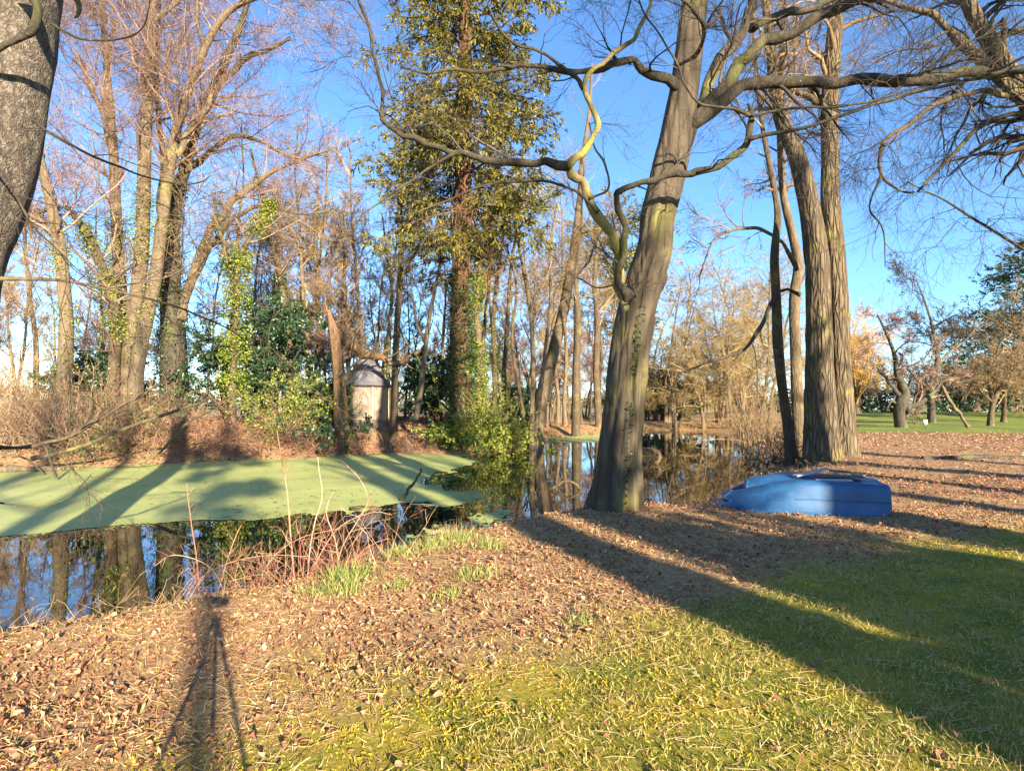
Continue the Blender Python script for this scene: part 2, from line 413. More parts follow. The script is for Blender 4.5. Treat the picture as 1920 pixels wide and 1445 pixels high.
def height(x, y):
    x, y = np.asarray(x, float), np.asarray(y, float)
    sd = pond_sd(x, y) + (fbm(x * 1.1, y * 1.1, 5) - .5) * .35
    far = sstep(13.5, 17, y) * sstep(4.5, -1, x)
    top = 0.03 + 0.72 * far * sstep(-0.5, -5, sd) * sstep(60, 34, y) - .35 * sstep(34, 60, y) * sstep(6, -2, x)
    top = top + .45 * sstep(48, 60, y) * sstep(90, 70, y) * sstep(14, 26, x)
    bw = 1.1 + 1.6 * sstep(10, 16, y)
    land = WZ - .03 + (top - WZ + .03) * sstep(0.0, 1.0, -sd / bw) ** .8
    land = land + (fbm(x * .9, y * .9, 9) - .5) * .10 * sstep(0, .8, -sd) * sstep(120, 30, np.hypot(x, y)) + (fbm(x * 5, y * 5, 19) - .5) * .035 * sstep(0, .5, -sd)
    bed = WZ - .03 - np.minimum(np.maximum(sd, 0) * .5, .9)
    return np.where(sd > 0, bed, land)
def gz(x, y): return float(height(np.array([x]), np.array([y]))[0])
LAWN_X = np.array([-30, -4, -1.9, -.6, .5, 1.84, 2.6, 4.0, 6.1, 12, 30])
LAWN_Y = np.array([.5, 1.4, 2.75, 3.5, 4.15, 4.7, 5.9, 6.7, 7.4, 9, 12])
def lawn_mask(x, y):
    """1 on the mossy lawn, 0 on leaf litter"""
    n = (fbm(x * .8, y * .8, 31) - .5) * 1.7
    near = sstep(-.55, .55, np.interp(x, LAWN_X, LAWN_Y) - y + n)
    farl = sstep(29.5, 32, y + .12 * (x - 20)) * sstep(-.06, .06, x / np.maximum(y, 1) - .50 + .12 * n)
    return np.maximum(near, farl)

def axis(lo, f0, f1, hi, st, g=1.16):
    a = list(np.arange(f0, f1 + 1e-6, st)); s = st
    while a[-1] < hi: s *= g; a.append(a[-1] + s)
    s = st; b = []
    v = f0
    while v > lo: s *= g; v -= s; b.append(v)
    return np.array(b[::-1] + a)
gx, gy = axis(-900, -10, 10, 900, .2, 1.11), axis(-300, 1.8, 12.5, 1500, .19, 1.07)
XX, YY = np.meshgrid(gx, gy)
ZZ = height(XX, YY)
nx, ny = len(gx), len(gy)
ii = (np.arange(ny - 1)[:, None] * nx + np.arange(nx - 1)[None]).reshape(-1)
gg = G().add(np.stack([XX, YY, ZZ], -1), np.stack([ii, ii + 1, ii + nx + 1, ii + nx], -1), lawn_mask(XX, YY).ravel())

def ground_mat():
    m, t, b = new_mat('ground_soil')
    tc = nd(t, 'ShaderNodeTexCoord')
    a = nd(t, 'ShaderNodeAttribute', attribute_name='rnd')
    n1 = nd(t, 'ShaderNodeTexNoise', i_Scale=26.0, i_Detail=8.0, i_Roughness=.7)
    v1 = nd(t, 'ShaderNodeTexVoronoi', i_Scale=22.0); v1.inputs['Randomness'].default_value = 1.0
    n2 = nd(t, 'ShaderNodeTexNoise', i_Scale=1.6, i_Detail=6.0, i_Roughness=.6)
    n3 = nd(t, 'ShaderNodeTexNoise', i_Scale=.35, i_Detail=8.0, i_Roughness=.7)
    for n in (n1, v1, n2, n3): t.links.new(tc.outputs['Object'], n.inputs['Vector'])
    leaf = ramp(t, [(0, (.2, .10, .05)), (.4, (.35, .19, .09)), (.7, (.48, .28, .13)), (1, (.58, .40, .2))], v1.outputs['Color'])
    soil = mixc(t, n1.outputs[0], leaf.outputs[0], (.30, .20, .10))
    g1 = ramp(t, [(.3, (.17, .14, .018)), (.5, (.32, .25, .03)), (.7, (.42, .32, .06))], n1.outputs[0])
    g2 = mixc(t, ramp(t, [(.4, (0, 0, 0)), (.6, (1, 1, 1))], n2.outputs[0]).outputs[0], g1.outputs[0], (.15, .17, .022))
    sp = nd(t, 'ShaderNodeSeparateXYZ'); t.links.new(tc.outputs['Object'], sp.inputs[0])
    fy = nd(t, 'ShaderNodeMapRange', i_From_Min=24.0, i_From_Max=30.0); t.links.new(sp.outputs[1], fy.inputs[0])
    lawn = mixc(t, ramp(t, [(.35, (0, 0, 0)), (.65, (1, 1, 1))], n3.outputs[0]).outputs[0], (.10, .165, .03), (.25, .25, .05))
    gr = mixc(t, fy.outputs[0], g2, lawn)
    c = mixc(t, a.outputs['Fac'], soil, gr)
    ff = nd(t, 'ShaderNodeMapRange', i_From_Min=75.0, i_From_Max=130.0); t.links.new(sp.outputs[1], ff.inputs[0])
    c = mixc(t, ff.outputs[0], c, (.22, .24, .10))
    t.links.new(c, b.inputs['Base Color']); b.inputs['Roughness'].default_value = .95
    b.inputs['Specular IOR Level'].default_value = .15
    bp = nd(t, 'ShaderNodeBump', i_Strength=.7, i_Distance=.03); t.links.new(n1.outputs[0], bp.inputs['Height'])
    t.links.new(bp.outputs[0], b.inputs['Normal'])
    return m
ground = gg.build('ground', ground_mat())
ground['kind'] = 'structure'

# ---------------------------------------------------------------- water and duckweed
m, t, b = new_mat('pond_water')
b.inputs['Base Color'].default_value = (.006, .007, .004, 1); b.inputs['Roughness'].default_value = .015
b.inputs['IOR'].default_value = 1.5; b.inputs['Specular IOR Level'].default_value = .75
tc = nd(t, 'ShaderNodeTexCoord'); mp = nd(t, 'ShaderNodeMapping'); mp.inputs['Scale'].default_value = (1, 1.6, 1)
n = nd(t, 'ShaderNodeTexNoise', i_Scale=1.1, i_Detail=2.0)
t.links.new(tc.outputs['Object'], mp.inputs[0]); t.links.new(mp.outputs[0], n.inputs['Vector'])
bp = nd(t, 'ShaderNodeBump', i_Strength=.10, i_Distance=.012); t.links.new(n.outputs[0], bp.inputs['Height']); t.links.new(bp.outputs[0], b.inputs['Normal'])
M['water'] = m
wx, wy = np.linspace(-36, 17, 30), np.linspace(3, 47, 26)
A, B = np.meshgrid(wx, wy); iw = (np.arange(25)[:, None] * 30 + np.arange(29)[None]).reshape(-1)
water = G().add(np.stack([A, B, np.full(A.shape, WZ)], -1), np.stack([iw, iw + 1, iw + 31, iw + 30], -1)).build('pond_water', M['water'])
water['kind'] = 'structure'

def poly_sd(poly, x, y):
    global POND
    keep = POND; POND = np.array(poly); r = pond_sd(x, y); POND = keep
    return r
WK = (CAM_Z - WZ) * FPX
def wpt(px, py):
    """a point of the water plane"""
    Y = WK / (py - 755.0)
    return ((px - 960) / FPX * Y, Y)
m, t, b = new_mat('duckweed')
tc = nd(t, 'ShaderNodeTexCoord')
n1 = nd(t, 'ShaderNodeTexNoise', i_Scale=.8, i_Detail=6.0); n2 = nd(t, 'ShaderNodeTexNoise', i_Scale=60.0, i_Detail=3.0)
for n in (n1, n2): t.links.new(tc.outputs['Object'], n.inputs['Vector'])
c = ramp(t, [(.3, (.34, .37, .12)), (.55, (.43, .46, .15)), (.75, (.5, .53, .19))], n1.outputs[0])
c2 = mixc(t, ramp(t, [(.32, (.8, .8, .8)), (.5, (0, 0, 0))], n2.outputs[0]).outputs[0], c.outputs[0], (.22, .26, .08))
t.links.new(c2, b.inputs['Base Color']); b.inputs['Roughness'].default_value = .55; b.inputs['Specular IOR Level'].default_value = .35
M['duckweed'] = m
def mat_sheet(name, label, poly, res, thr=.0, amp=.5, nf=.8, seed=3, rag=1.1):
    p = np.array(poly); lo, hi = p.min(0) - .3, p.max(0) + .3
    xs, ys = np.arange(lo[0], hi[0], res), np.arange(lo[1], hi[1], res)
    X, Y = np.meshgrid(xs, ys)
    s = poly_sd(p, X, Y) + (fbm(X * nf, Y * nf, seed, 5) - .5) * amp * 2 - thr
    s = s + (fbm(X * nf * 6, Y * nf * 2.5, seed + 40, 3) - .5) * rag * sstep(-7, -1.5, X)
    keep = (s > 0); k2 = keep[:-1, :-1] | keep[1:, :-1] | keep[:-1, 1:] | keep[1:, 1:]
    nX = len(xs); i0 = (np.arange(len(ys) - 1)[:, None] * nX + np.arange(nX - 1)[None])[k2]
    F = np.stack([i0, i0 + 1, i0 + nX + 1, i0 + nX], -1)
    used, inv = np.unique(F, return_inverse=True)
    # drag rim vertices back onto the zero line so that the edge is smooth
    gx_, gy_ = np.gradient(s, res, axis=1), np.gradient(s, res, axis=0)
    g2 = np.maximum(gx_ ** 2 + gy_ ** 2, .25)
    step = np.where(s < 0, -s / g2, 0)
    Xs = X + np.clip(gx_ * step, -res, res); Ys = Y + np.clip(gy_ * step, -res, res)
    Zs = np.full(X.shape, WZ + .006)
    V = np.stack([Xs, Ys, Zs], -1).reshape(-1, 3)[used]
    o = G().add(V, inv.reshape(F.shape)).build(name, M['duckweed'])
    return tag(o, label, 'duckweed', kind='stuff')
mat_sheet('duckweed_mat', 'widest pale green duckweed sheet, lying along the bracken bank',
          [wpt(-330, 1040), wpt(-120, 1022), wpt(0, 1008), wpt(120, 998), wpt(260, 984), wpt(400, 972), wpt(520, 964), wpt(640, 955), wpt(760, 943), wpt(860, 938), wpt(905, 932), wpt(850, 918),
           wpt(800, 905), wpt(850, 885), wpt(890, 862), wpt(880, 851), wpt(720, 848), wpt(480, 858), wpt(280, 868), wpt(0, 878), wpt(-300, 884), wpt(-700, 890), wpt(-700, 1080)], .085, amp=.5, nf=.55)
mat_sheet('duckweed_patch', 'small far duckweed patch by the bank beyond the pole stems',
          [wpt(1010, 832), wpt(1120, 828), wpt(1190, 822), wpt(1170, 814), wpt(1080, 812), wpt(1010, 817)], .12, amp=.3, nf=.6, seed=8)
mat_sheet('duckweed_patch', 'thin broken duckweed wisp in the open water before the beech',
          [wpt(770, 1003), wpt(850, 996), wpt(930, 975), wpt(960, 960), wpt(940, 950), wpt(880, 972), wpt(800, 990)], .035, thr=.02, amp=.14, nf=2.2, seed=4)

# ---------------------------------------------------------------- tree builders
WF = .84      # measured widths include the soft edge of the picture
def px_stem(pts, Y, n=None, dY=0.0, ground_base=False):
    """(px, py, width_px[, Y]) rows -> spline rows x,y,z,r"""
    rows = []
    for i, p in enumerate(pts):
        y = p[3] if len(p) > 3 else Y + dY * i / max(len(pts) - 1, 1)
        q = at(p[0], p[1], y)
        rows.append((*q, p[2] * .5 * WF * y / FPX))
    if ground_base:
        g = gz(rows[0][0], rows[0][1])
        if rows[0][2] > g - .1:
            x, y, z, r = rows[0]
            rows.insert(0, (x, y, g - .15, r * 1.15))
        else:
            rows[0] = (rows[0][0], rows[0][1], g - .15, rows[0][3])
    S = spline(rows, n or max(12, len(rows) * 6))
    rj = np.random.default_rng(int(abs(pts[0][0] * 7 + pts[-1][1] * 13 + len(pts))))
    if not ground_base and len(rows) > 3:           # crooked growth and a collar where a limb leaves the stem
        m_ = len(S); k_ = max(4, m_ // 3)
        j = np.stack([np.interp(np.linspace(0, k_ - 1, m_), np.arange(k_), rj.normal(0, 1, k_)) for _ in range(3)], -1)
        S[:, :3] += j * S[:, 3:4] * .42 * np.minimum(1, np.arange(m_) / 4)[:, None]
        S[:, 3] *= 1 + .5 * np.exp(-np.arange(m_) / (m_ * .05)) + .10 * np.interp(np.linspace(0, k_ - 1, m_), np.arange(k_), rj.normal(0, 1, k_))
    return S

def rough_tube(g, S, k, rng, flute=.05, flare=0.0, lumps=.06, fl_n=3, grooves=()):
    """trunk with flutes, lumps and a root flare"""
    n = len(S); a = np.arange(k) * 2 * math.pi / k
    L = np.concatenate([[0], np.cumsum(np.linalg.norm(np.diff(S[:, :3], axis=0), axis=1))])
    ph = rng.uniform(0, 6.28, 6)
    z = L[:, None]
    m = 1 + flute * np.sin(fl_n * a + ph[0] + z * .25) + flute * .6 * np.sin((fl_n * 2 + 1) * a + ph[1] - z * .3) + flute * .3 * np.sin((fl_n * 4 + 1) * a + ph[4] + z * .15)
    u = (a / 6.2832 * 6)[None]
    lump = (vnoise(np.cos(a)[None] * 1.5 + 7 + 0 * z, np.sin(a)[None] * 1.5 + z * 1.6 + ph[2] * 9, 3) - .5) * 2
    lump2 = (vnoise(np.cos(a)[None] * 5 + 17 + 0 * z, np.sin(a)[None] * 5 + z * 5 + ph[3] * 9, 4) - .5) * 2
    m = m + lumps * lump + lumps * .45 * lump2
    for (ang, depth, wid, z0, z1, tw) in grooves:
        da = np.mod(a[None] - ang - tw * z + .12 * np.sin(z * 1.7 + ang * 3) + math.pi, 2 * math.pi) - math.pi
        m = m - depth * np.exp(-(da / wid) ** 2) * sstep(z1, z1 - 1.2, z) * sstep(z0, z0 + .5, z) + depth * .35 * np.exp(-((np.abs(da) - wid * 2) / wid) ** 2) * sstep(z1, z1 - 1.2, z)
    if flare:
        m = m + flare * np.exp(-z / .35) * (1 + .5 * np.sin(5 * a + ph[5])) + flare * .3 * np.exp(-z / 1.2)
    g.tubes(S[None, :, :3], (S[:, 3:4] * m)[None], k, caps=True)

def twig_levels(P, R, levels, rng):
    """successive generations of branches; returns list of (P, R)"""
    out = []
    for lv in levels:
        P, R = spawn(P, R, rng=rng, **lv)
        out.append((P, R))
    return out
def lv(N, L, n=5, t0=.15, t1=1.0, ang=(.5, 1.1), wander=.18, grav=.03, rs=.55, rmin=.005, rel=True, tip=.5):
    return dict(N=N, L=L, n=n, t0=t0, t1=t1, ang=ang, wander=wander, grav=grav, rs=rs, rmin=rmin, rel=rel, tip=tip)

def ivy_on(g, S, n, rng, t0=0., t1=1., spread=1.6, size=(.045, .085), extra=.05):
    P, R = S[:, :3], S[:, 3]
    t = rng.uniform(t0, t1, n) ** 1.0
    cl = fbm(t * 12, t * 0 + rng.uniform(0, 50), 3)
    keep = rng.uniform(size=n) < np.clip(cl * 4.5 - 1.5, .02, 1)
    t = t[keep]; n = len(t)
    f = t * (len(P) - 1); i = np.minimum(f.astype(int), len(P) - 2); u = (f - i)
    c = P[i] * (1 - u[:, None]) + P[i + 1] * u[:, None]; r = R[i]
    T = nrm(P[i + 1] - P[i]); q = rng.normal(size=(n, 3)); q = nrm(q - (q * T).sum(1, keepdims=True) * T)
    rad = r * rng.uniform(.95, spread, n) + np.abs(rng.normal(0, extra, n))
    pos = c + q * rad[:, None]
    D = nrm(rng.normal(size=(n, 3)) + np.array([0, 0, -.8]) + q * .6)
    g.scatter(DIA, DIA_F, pos, frame_y(D, rng), rng.uniform(size[0], size[1], n)[:, None] * np.array([1.0, 1.15, 2]), rng.uniform(0, 1, n))

def hero(name, label, stems, Y, mat, twig, levels, seed, cat='tree', group=None, k=14, ivy=None, t_from=.35, flute=.06, flare=.15, limb_levels=None):
    """tree whose stems and limbs were read off: each stem is its own part. stems: list of (pts, kwargs)"""
    rng = np.random.default_rng(seed)
    SS = [px_stem(p, kw.get('Y', Y), dY=kw.get('dY', 0), ground_base=(kw.get('base', i == 0)), n=kw.get('n')) for i, (p, kw) in enumerate(stems)]
    base = SS[0][0, :3].copy(); base[2] += .15
    root = thing(name, label, cat, base, group)
    built = []
    for i, (S, (p, kw)) in enumerate(zip(SS, stems)):
        g = G()
        big = kw.get('part', 'trunk' if i == 0 else 'limb')
        rough_tube(g, S, kw.get('k', k if i == 0 else max(8, k - 4)), rng, flute=kw.get('flute', flute if i == 0 else .04), flare=flare if kw.get('base', i == 0) else 0, grooves=kw.get('grooves', ()))
        built.append(g.build(big, kw.get('mat', mat), root, origin=base))
    # fine branches
    src = [(S, kw.get('tf', t_from if i == 0 else .1)) for i, (S, (p, kw)) in enumerate(zip(SS, stems)) if kw.get('twigs', True)]
    Ps, Rs = [], []
    for S, tf in src:
        s = S[int(tf * (len(S) - 1)):]
        Ps.append(s[:, :3]); Rs.append(s[:, 3])
    P, R = resample(Ps, Rs, 16)
    gens = twig_levels(P, R, levels, rng)
    g = G()
    for j, (p, r) in enumerate(gens):
        g.tubes(p, r, 5 if j == 0 and len(gens) > 2 else 3, rnd=rng.uniform(0, 1, len(p)))
    g.build('crown', twig, root, origin=base, kind='stuff')
    for (idx, n, a, b, sp, im) in (ivy or []):
        gi = G(); ivy_on(gi, SS[idx], int(n * 1.9), rng, a, b, sp)
        gi.build('ivy', im, built[idx], origin=base, kind='stuff')
    return root, SS, gens

def generic_parts(seed, H, r0, levels, t0=.3, lean=.03, wander=.05, k=9, stems=1, spread=.0):
    """trunk(s) and fine branches of a tree standing at the origin"""
    rng = np.random.default_rng(seed)
    S, D = np.zeros((stems, 3)), np.tile(np.array([0, 0, 1.0]), (stems, 1)) + rng.normal(0, lean, (stems, 3))
    S[:, :2] += rng.normal(0, spread, (stems, 2)); D[:, :2] += S[:, :2] * .12
    S[:, 2] = -.2
    P = grow(S, D, np.full(stems, H) * rng.uniform(.8, 1, stems), 16, wander, .03, rng)
    R = r0 * np.linspace(1, .16, 16)[None] * rng.uniform(.7, 1, stems)[:, None]
    R[:, 0] *= 1.35; R[:, 1] *= 1.05
    gt = []
    for i in range(stems):
        g = G(); S_ = spline(np.hstack([P[i], R[i][:, None]]), 40); rough_tube(g, S_, k, rng, flare=.1, flute=.04); gt.append((g, S_))
    s0 = int(t0 * 15)
    gens = twig_levels(P[:, s0:], R[:, s0:], levels, rng)
    gc = G()
    for j, (p, r) in enumerate(gens): gc.tubes(p, r, 5 if j == 0 else 3, rnd=rng.uniform(0, 1, len(p)))
    return gt, gc, rng, gens
def generic(name, label, loc, seed, H, r0, levels, mat, twig, cat='tree', group=None, ivy=0, ivy_m=None, leaves=None, **kw):
    gt, gc, rng, gens = generic_parts(seed, H, r0, levels, **kw)
    root = thing(name, label, cat, loc, group)
    for g, S in gt:
        g.build('trunk', mat, root)
        if ivy:
            gi = G(); ivy_on(gi, S, ivy, rng, 0, .55, 1.9); gi.build('ivy', ivy_m or M['ivy'], root, kind='stuff')
    gc.build('crown', twig, root, kind='stuff')
    return root
# ---------------------------------------------------------------- the beech on the near bank
BL = [lv(110, (.5, 1.7), 7, t0=.05, ang=(.4, 1.1), wander=.2, grav=.03, rs=.4, rmin=.006, rel=False, tip=.2),
      lv(800, (.4, 1.1), 6, ang=(.4, 1.0), wander=.2, grav=.02, rs=.55, rmin=.0035, rel=False, tip=.3),
      lv(3900, (.2, .55), 4, ang=(.4, 1.0), wander=.18, grav=.02, rs=.6, rmin=.0022, rel=False, tip=.3),
      lv(6500, (.12, .3), 2, ang=(.4, .9), wander=.15, grav=.02, rs=.7, rmin=.0018, rel=False, tip=.3)]
DK, MS = M['limb_shaded'], M['beech_moss']
beech_stems = [
    ([(1150, 985, 122), (1152, 950, 110), (1158, 890, 98), (1164, 800, 88), (1174, 700, 84), (1188, 600, 80), (1205, 530, 78), (1224, 470, 76), (1234, 400, 74), (1253, 320, 76), (1272, 230, 68), (1284, 150, 62), (1294, 70, 60), (1303, 0, 58), (1312, -90, 54), (1325, -220, 46), (1330, -420, 34), (1335, -600, 20)], dict(k=96, n=230, flute=.05, tf=.55, grooves=[(-1.25, .24, .14, -1, 3.4, -.05), (-2.1, .12, .12, -1, 2.6, .06), (-.5, .15, .13, -1, 4.2, -.03), (-1.75, .10, .09, .8, 6.5, .04), (.4, .12, .2, -1, 5, .0), (2.6, .12, .2, -1, 5, .0)])),
    ([(1186, 820, 8), (1196, 740, 22), (1206, 650, 30), (1218, 570, 34), (1234, 508, 38), (1243, 484, 30), (1242, 466, 10)], dict(k=24, twigs=False, part='burl', dY=.0, Y=9.0, base=False)),
    ([(1206, 670, 20, 9.0), (1194, 628, 22, 8.98), (1172, 575, 24), (1160, 525, 24), (1160, 485, 23), (1150, 450, 22), (1122, 400, 21), (1105, 372, 21), (1078, 340, 19), (1062, 312, 19)], dict(mat=MS, dY=-.85, twigs=False, Y=8.95)),
    ([(1062, 312, 18), (1020, 306, 16), (960, 303, 16), (900, 297, 15), (850, 288, 14), (800, 272, 13), (755, 252, 12), (722, 228, 11), (716, 200, 10), (714, 150, 9), (700, 90, 8), (688, 45, 7), (672, 0, 6), (650, -60, 4)], dict(mat=DK, Y=8.05, dY=-1.0)),
    ([(1062, 312, 15), (1090, 285, 15), (1112, 255, 14), (1117, 225, 13), (1106, 195, 13), (1096, 168, 12), (1108, 135, 12), (1140, 108, 11), (1180, 80, 10), (1205, 40, 9), (1222, 0, 7), (1230, -60, 5)], dict(mat=MS, Y=8.05, dY=-.4)),
    ([(1096, 168, 10), (1070, 140, 9), (1045, 120, 8), (1010, 95, 7), (960, 80, 6), (930, 45, 5), (915, 5, 4)], dict(mat=DK, Y=7.9, dY=-.6)),
    ([(1292, 172, 26, 8.95), (1262, 152, 24), (1215, 130, 20), (1180, 116, 18), (1150, 120, 16), (1110, 132, 14), (1060, 134, 13), (1000, 124, 11), (950, 128, 9), (900, 136, 8), (850, 130, 7), (800, 136, 6), (750, 125, 4)], dict(mat=DK, Y=8.8, dY=-1.4)),
    ([(1200, 650, 14, 9.0), (1182, 596, 16, 8.9), (1163, 520, 17), (1168, 470, 16), (1172, 430, 15), (1163, 395, 14), (1154, 368, 15), (1170, 352, 14), (1205, 342, 14), (1260, 326, 15), (1310, 322, 15), (1345, 312, 15), (1380, 288, 15), (1402, 262, 15), (1408, 215, 12), (1404, 195, 5)], dict(mat=DK, Y=8.6, dY=-.8)),
    ([(1402, 262, 9), (1440, 252, 9), (1500, 243, 8), (1560, 222, 8), (1640, 195, 8), (1720, 172, 8), (1800, 155, 7), (1920, 132, 6), (2000, 120, 4)], dict(mat=DK, Y=7.8, dY=-.6)),
    ([(1408, 218, 7), (1380, 208, 7), (1340, 200, 6), (1310, 192, 6), (1285, 165, 5), (1270, 120, 5), (1240, 70, 4), (1205, 20, 4), (1190, -30, 3)], dict(mat=DK, Y=7.8, dY=-.5)),
    ([(1408, 218, 6), (1450, 210, 6), (1500, 202, 6), (1560, 201, 5), (1640, 190, 5), (1720, 165, 4), (1800, 150, 3)], dict(mat=DK, Y=7.75, dY=-.4)),
    ([(1270, 250, 36, 9.0), (1304, 222, 32), (1350, 195, 28), (1390, 168, 27), (1430, 150, 27), (1475, 150, 26), (1540, 154, 25), (1620, 150, 25), (1700, 148, 24), (1790, 146, 23), (1860, 138, 23), (1930, 128, 22), (2080, 110, 16), (2250, 60, 9)], dict(mat=DK, Y=8.9, dY=-.9)),
    ([(1276, 270, 34, 9.0), (1308, 226, 31), (1345, 170, 27), (1375, 128, 26), (1410, 98, 25), (1450, 72, 26), (1500, 50, 25), (1545, 25, 24), (1600, 5, 20), (1680, -15, 15), (1800, -60, 9)], dict(mat=DK, Y=8.95, dY=-.3)),
    ([(1410, 48, 22), (1450, 35, 20), (1500, 22, 18), (1550, 0, 16), (1620, -30, 10)], dict(mat=DK, Y=9.6, dY=.5)),
    ([(1280, 255, 30, 9.0), (1308, 205, 28), (1330, 150, 26), (1352, 112, 26), (1385, 72, 25), (1400, 42, 24), (1402, 0, 22), (1395, -70, 18), (1400, -200, 10)], dict(mat=M['beech'], Y=9.1, dY=.3)),
    ([(1294, 120, 10, 8.9), (1320, 60, 9), (1300, 20, 8), (1250, -20, 6), (1180, -60, 4)], dict(mat=DK, Y=8.4, dY=-.8)),
    ([(1160, 530, 4), (1120, 540, 3), (1080, 520, 3), (1040, 530, 2)], dict(mat=DK, Y=8.6, dY=-.6)),
    ([(1122, 398, 7), (1085, 362, 6), (1030, 342, 6), (970, 340, 5), (900, 350, 5), (840, 375, 4), (790, 395, 4), (730, 410, 3)], dict(mat=DK, Y=8.2, dY=-.7)),
    ([(850, 288, 7), (800, 320, 6), (760, 345, 5), (720, 375, 4), (690, 395, 3)], dict(mat=DK, Y=7.6, dY=-.4)),
    ([(1105, 372, 6), (1140, 355, 5), (1135, 310, 5), (1115, 275, 4), (1105, 230, 3)], dict(mat=M['pale'], Y=8.2, dY=.3)),
]
beech, BSS, BG = hero('beech_tree', 'grey fluted trunk on the near bank with mossy crooked side limbs', beech_stems, 8.9, M['beech'], M['tw_dark'], BL, 11, k=16, flare=.13)
# small vines of ivy in the groove of the trunk
gi = G(); S = BSS[0].copy(); rg = np.random.default_rng(5)
fr = S[:70].copy(); fr[:, 1] -= fr[:, 3] * .93; fr[:, 0] += fr[:, 3] * .15; fr[:, 3] = .02
ivy_on(gi, fr, 700, rg, .06, .8, 1.5, (.02, .04), .022)
gi.build('ivy', M['ivy_dark'], beech, origin=np.array(beech.location), kind='stuff')

# ---------------------------------------------------------------- the twin oak and its slim neighbours
OL = [lv(46, (1.2, 3.6), 8, ang=(.6, 1.2), wander=.22, grav=.03, rs=.42, rmin=.02, rel=False, tip=.3),
      lv(320, (.35, .6), 6, ang=(.5, 1.1), wander=.22, grav=-.04, rs=.5, rmin=.009),
      lv(2000, (.4, .8), 4, ang=(.4, 1.0), wander=.2, grav=-.12, rs=.6, rmin=.005),
      lv(7000, (.5, 1.0), 2, ang=(.4, 1.0), wander=.2, grav=-.1, rs=.7, rmin=.0038)]
WF = .72
hero('twin_oak', 'thick twin-stemmed oak with furrowed bark beside the boat', [
    ([(1543, 862, 84), (1541, 800, 78), (1538, 700, 68), (1537, 600, 62), (1534, 500, 58), (1524, 420, 52), (1510, 350, 48), (1492, 285, 44), (1470, 235, 38), (1455, 180, 34), (1448, 110, 28), (1440, 40, 24), (1430, -60, 18), (1420, -200, 10)], dict(k=40, n=120, tf=.5)),
    ([(1586, 862, 56), (1582, 780, 50), (1576, 680, 46), (1572, 560, 44), (1565, 460, 46), (1557, 380, 46), (1557, 300, 44), (1556, 200, 42), (1562, 100, 40), (1568, 30, 36), (1572, -80, 28), (1575, -260, 16)], dict(k=32, n=110, part='trunk', base=True, tf=.45, Y=17.3)),
    ([(1556, 235, 22), (1530, 190, 18), (1510, 180, 14), (1470, 160, 10), (1430, 165, 6)], dict(mat=M['brown'], Y=17.2, dY=.5)),
], 17.0, M['oak'], M['tw_tan'], OL, 21, flute=.05, flare=.24)
WF = .84
SL = [lv(26, (.8, 2.4), 6, ang=(.5, 1.1), wander=.2, grav=.03, rs=.45, rmin=.014, rel=False, tip=.3),
      lv(150, (.4, .7), 5, ang=(.5, 1.0), wander=.2, grav=-.03, rs=.55, rmin=.008),
      lv(700, (.4, .8), 3, ang=(.4, 1.0), wander=.2, grav=-.06, rs=.6, rmin=.0055),
      lv(1300, (.5, 1.), 2, ang=(.4, 1.0), wander=.2, grav=-.05, rs=.7, rmin=.0045)]
hero('slim_tree', 'slim bowed dark stem with a mossy foot beside the twin oak', [
    ([(1484, 855, 26), (1476, 790, 21), (1466, 720, 20), (1458, 640, 22), (1455, 560, 20), (1452, 480, 18), (1458, 400, 14), (1445, 320, 12), (1430, 240, 10), (1420, 150, 8), (1412, 60, 5), (1400, -60, 3)], dict(k=16, n=70)),
    ([(1455, 552, 9), (1442, 580, 9), (1425, 615, 8), (1395, 655, 7), (1350, 672, 6), (1300, 690, 4), (1270, 700, 3)], dict(Y=18.3, dY=-.6, mat=M['dark']))], 18.4, M['brown'], M['tw_tan'], SL, 22)
hero('slim_tree', 'slim straight pale stem close behind the bowed one', [
    ([(1503, 850, 28), (1496, 760, 25), (1492, 660, 23), (1490, 560, 22), (1497, 500, 20), (1486, 440, 18), (1470, 370, 16), (1465, 300, 15), (1462, 200, 14), (1466, 100, 11), (1470, 0, 9), (1475, -120, 5)], dict(k=16, n=70)),
    ([(1497, 505, 10), (1478, 470, 9), (1455, 445, 8), (1415, 428, 8), (1375, 430, 7), (1342, 445, 5), (1325, 480, 4), (1310, 520, 3)], dict(Y=18.8, dY=-.6)),
    ([(1500, 552, 8), (1480, 545, 8), (1462, 546, 7), (1450, 556, 5)], dict(Y=18.8, twigs=False, mat=M['dark']))], 19.2, M['pale'], M['tw_tan'], SL, 23)

